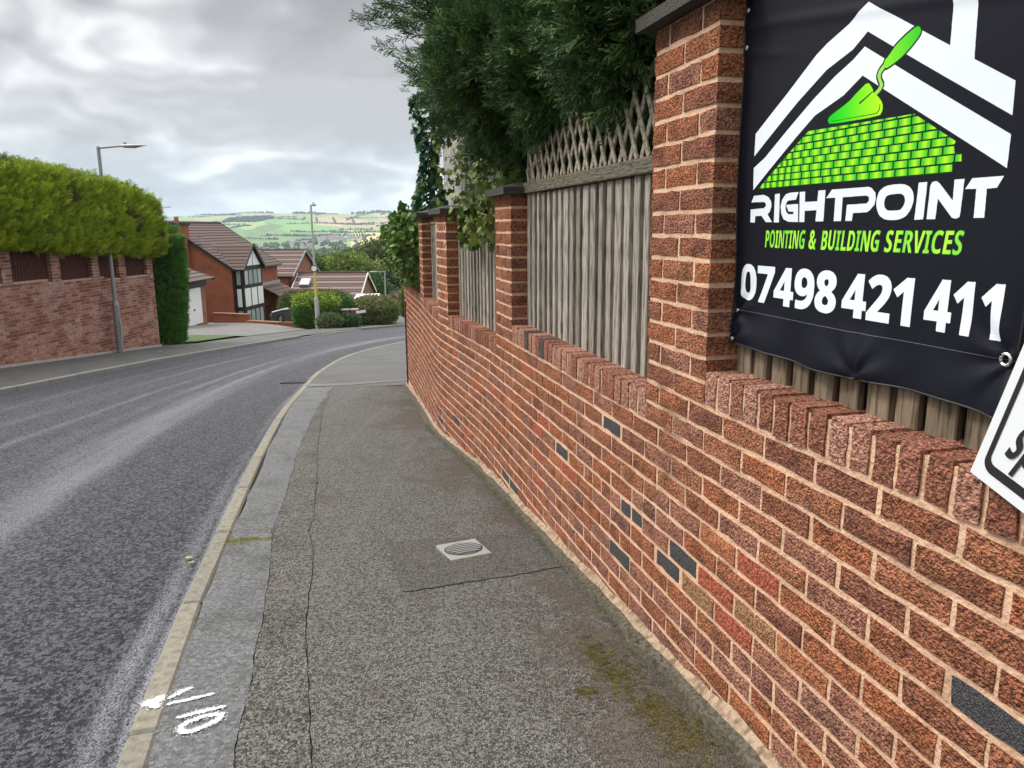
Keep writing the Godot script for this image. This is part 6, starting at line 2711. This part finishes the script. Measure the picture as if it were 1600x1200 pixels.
# ---------------------------------------------------------------- small things on the ground
func make_small_things() -> void:
	# water stop-tap cover in the pavement
	var c := Vector2(-0.26, 3.78)
	var ax := Vector2(0.2, 0.10).normalized()
	var az := Vector2(0.06, -0.208).normalized()
	var o := thing("water_cover", on(c.x, c.y), "small pale square water cover with ribbed oval lid in the pavement", "cover")
	var up := Vector3(-0.012, 1, 0).normalized()
	var bx := (on(c.x + ax.x, c.y + ax.y) - on(c.x, c.y)).normalized()
	var bz := bx.cross(up).normalized()
	var by := bz.cross(bx).normalized()
	if by.y < 0.0:
		by = -by
	var xf := Transform3D(Basis(bx, by, bx.cross(by)), on(c.x, c.y, 0.004))
	var st := begin()
	cbox(st, xf, Vector3(0.225, 0.02, 0.215), 0.003)
	part("frame", done(st), M.concrete, o)
	var oval := func(a: float, b: float, y: float) -> Array:
		var out := []
		for k in 28:
			var t := TAU * k / 28
			out.append(xf * Vector3(cos(t) * a, y, sin(t) * b))
		return out
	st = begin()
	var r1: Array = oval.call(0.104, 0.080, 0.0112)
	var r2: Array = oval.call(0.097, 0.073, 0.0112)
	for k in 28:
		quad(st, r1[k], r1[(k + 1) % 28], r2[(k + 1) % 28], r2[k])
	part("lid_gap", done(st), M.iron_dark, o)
	st = begin()
	var r3: Array = oval.call(0.096, 0.072, 0.0114)
	for k in 28:
		tri(st, xf * Vector3(0, 0.0114, 0), r3[k], r3[(k + 1) % 28])
	var lid := part("lid", done(st), M.iron_mid, o)
	for k in 6:
		var z := -0.052 + 0.0208 * k
		var half := 0.092 * sqrt(maxf(0.0, 1.0 - pow(z / 0.068, 2.0)))
		st = begin()
		bar(st, xf * Vector3(-half, 0.0145, z), xf * Vector3(half, 0.0145, z), 0.0075, 0.007, by)
		part("rib", done(st), M.iron, lid)
	# gully by the far kerb
	var gp := Vector2(-3.52, 12.75)
	var gu := thing("gully_grate", on(gp.x, gp.y, -0.085), "dark iron gully grate in the road beside the kerb", "grate")
	st = begin()
	for k in 7:
		bar(st, on(gp.x - 0.28, gp.y - 0.21 + 0.07 * k, -0.076), on(gp.x + 0.17, gp.y - 0.21 + 0.07 * k, -0.076), 0.03, 0.02)
	part("grate_bars", done(st), M.iron_dark, gu)
	st = begin()
	for s in [-0.28, 0.17]:
		bar(st, on(gp.x + s, gp.y - 0.25, -0.074), on(gp.x + s, gp.y + 0.25, -0.074), 0.04, 0.02)
	part("frame", done(st), M.iron_dark, gu)

	# sprayed white marks
	var r := RandomNumberGenerator.new()
	r.seed = 12
	var paint := mat(lin(0.72, 0.75, 0.75), 0.7, ntex(140, 0.06, [[0.0, 0.7, 0.7, 0.7], [1, 1, 1, 1]], false, 4, 256), 0.1)
	st = begin()
	var dab := func(q: Vector2, s: float, h: float) -> void:
		var ang := r.randf() * TAU
		var rim := []
		for m in 6:
			var p := q + Vector2.from_angle(ang - m * TAU / 6.0) * s * r.randf_range(0.7, 1.15)
			rim.append(on(p.x, p.y, h))
		for m in 6:
			tri(st, on(q.x, q.y, h), rim[m], rim[(m + 1) % 6])
	var layer := 0.0
	for e in [
		[[Vector2(-1.164, 2.342), Vector2(-1.141, 2.380), Vector2(-1.117, 2.413)], 0.0075, 0.004],
		[[Vector2(-1.150, 2.305), Vector2(-1.087, 2.334), Vector2(-1.021, 2.367)], 0.0062, 0.004],
		[[Vector2(-1.078, 2.221), Vector2(-1.018, 2.254), Vector2(-0.958, 2.282)], 0.0085, 0.004],
		[[Vector2(-0.944, 2.236), Vector2(-0.995, 2.228), Vector2(-1.035, 2.195), Vector2(-1.048, 2.158), Vector2(-1.029, 2.132), Vector2(-0.999, 2.140), Vector2(-0.962, 2.178), Vector2(-0.940, 2.211), Vector2(-0.944, 2.236)], 0.0095, 0.004],
		[[Vector2(-1.222, 2.297), Vector2(-1.193, 2.306), Vector2(-1.187, 2.343)], 0.016, 0.0085], [[Vector2(-1.176, 2.28), Vector2(-1.218, 2.318)], 0.016, 0.0085]]:
		for i in e[0].size() - 1:
			var a: Vector2 = e[0][i]
			var b: Vector2 = e[0][i + 1]
			var n := int((b - a).length() / 0.0016)
			for k in n:
				layer += 0.000002
				# solid heart and a spray of droplets round it
				dab.call(a.lerp(b, float(k) / n) + Vector2(r.randfn(0.0, 0.25), r.randfn(0.0, 0.25)) * e[1], e[1] * r.randf_range(0.5, 0.9), e[2] + layer)
				for m in 5:
					layer += 0.0000004
					dab.call(a.lerp(b, r.randf()) + Vector2(r.randfn(0.0, 1.0), r.randfn(0.0, 1.0)) * e[1], r.randf_range(0.0008, 0.0022), e[2] + layer)
	var pm := thing("paint_marks", on(-1.0, 2.25), "white sprayed survey marks on kerb and pavement", "paint marks")
	part("sprayed_paint", done(st), paint, pm).set_meta("kind", "stuff")

	# moss by the wall foot and at the kerb
	var moss := Node3D.new()
	moss.name = "moss"
	add_child(moss)
	moss.set_meta("kind", "stuff")
	tag(moss, "tufts of yellow-green moss along the wall foot and kerb", "moss")
	var tuft := clump_mesh(77, 12, 0.8)
	var places := []
	var tints := []
	for e in [[0.36, 2.45, 0.05, 0.10, 260, 0], [0.30, 2.62, 0.03, 0.1, 140, 0], [0.50, 2.08, 0.05, 0.10, 340, 0], [0.44, 2.22, 0.03, 0.05, 140, 0], [0.24, 2.33, 0.02, 0.02, 60, 0], [-1.52, 4.02, 0.05, 0.03, 120, 1], [-1.42, 4.06, 0.06, 0.015, 90, 1], [-1.60, 3.95, 0.02, 0.08, 80, 1]]:
		for k in e[4]:
			var p := Vector2(e[0] + r.randfn(0.0, e[2]), e[1] + r.randfn(0.0, e[3]))
			places.append(Transform3D(Basis(Vector3.UP, r.randf() * TAU) * Basis.from_scale(Vector3(1, 0.45, 1) * r.randf_range(0.004, 0.010)), on(p.x, p.y, 0.002)))
			tints.append(mixed(r, [0.07, 0.06, 0.02], [0.16, 0.13, 0.035]) if e[5] == 0 else mixed(r, [0.16, 0.16, 0.04], [0.24, 0.22, 0.07]))
	# along the concrete edging
	for k in 900:
		var t := r.randf_range(-1.6, 5.0)
		var g := ground_at(t)
		places.append(Transform3D(Basis(Vector3.UP, r.randf() * TAU) * Basis.from_scale(Vector3(1, 0.5, 1) * r.randf_range(0.003, 0.008)), face(t, g + 0.026, -0.06 - 0.05 * r.randf()).origin))
		tints.append(mixed(r, [0.045, 0.06, 0.022], [0.10, 0.11, 0.035]))
	multi("tufts", tuft, M.moss, places, tints, moss)

	# grit and crumbs of stone on pavement and gutter
	var grit := Node3D.new()
	grit.name = "grit"
	add_child(grit)
	grit.set_meta("kind", "stuff")
	tag(grit, "loose grit scattered over pavement and gutter", "grit")
	var stone := crown_mesh(9)
	places = []
	tints = []
	for k in 1500:
		var d := 1.6 * pow(9.0, r.randf())
		var kx := lerp_path(RIGHT_KERB, d)
		var x := kx + r.randf_range(0.1, 1.85)
		var h := 0.001
		if k % 3 == 0:
			x = kx - 0.06 - absf(r.randfn(0.0, 0.10))
			h = -0.084
		elif k % 3 == 1:
			x = lerp_path([Vector2(0.9, 2.0), Vector2(-1.2, 11.2)], d) - 0.14 - absf(r.randfn(0.0, 0.12))
		var s := r.randf_range(0.001, 0.0026)
		places.append(Transform3D(Basis(Vector3.UP, r.randf() * TAU) * Basis.from_scale(Vector3(s, s * 0.6, s)), on(x, d, h)))
		tints.append(mixed(r, [0.12, 0.11, 0.10], [0.36, 0.34, 0.30], 0.2) if r.randf() < 0.7 else Color(0.03, 0.03, 0.03))
	var gm := leaf_mat(Color.WHITE, 0.9)
	gm.backlight_enabled = false
	multi("stones", stone, gm, places, tints, grit)

	# fallen leaves
	var leaf := lobed
	var lm := leaf_mat(Color.WHITE, 0.6)
	for e in [[0.655, 2.075, 0.045, Color(0.5, 0.20, 0.06), "curled orange leaf on the pavement by the wall foot"], [-1.78, 3.98, 0.04, Color(0.42, 0.38, 0.12), "pale yellow leaf in the gutter beside the kerb"], [-1.74, 3.90, 0.035, Color(0.36, 0.30, 0.10), "small brown leaf lying against the kerb in the gutter"], [-9.0, 19.6, 0.09, Color(0.7, 0.66, 0.6), "scrap of white litter on the far pavement by the lamp"], [-8.25, 18.9, 0.09, Color(0.6, 0.5, 0.3), "pale leaf on the road by the far kerb"]]:
		var h: float = 0.012 if e[0] > -1.5 or e[0] < -8.5 else -0.07
		var l := thing("fallen_leaf", on(e[0], e[1], h), e[4], "leaf", "")
		var mm := lm.duplicate()
		mm.albedo_color = e[3].linear_to_srgb()
		mm.vertex_color_use_as_albedo = false
		placed("blade", leaf, mm, l, Transform3D(Basis(Vector3.UP, r.randf() * TAU) * Basis(Vector3.RIGHT, -1.35) * Basis.from_scale(Vector3.ONE * e[2]), on(e[0], e[1], h)))
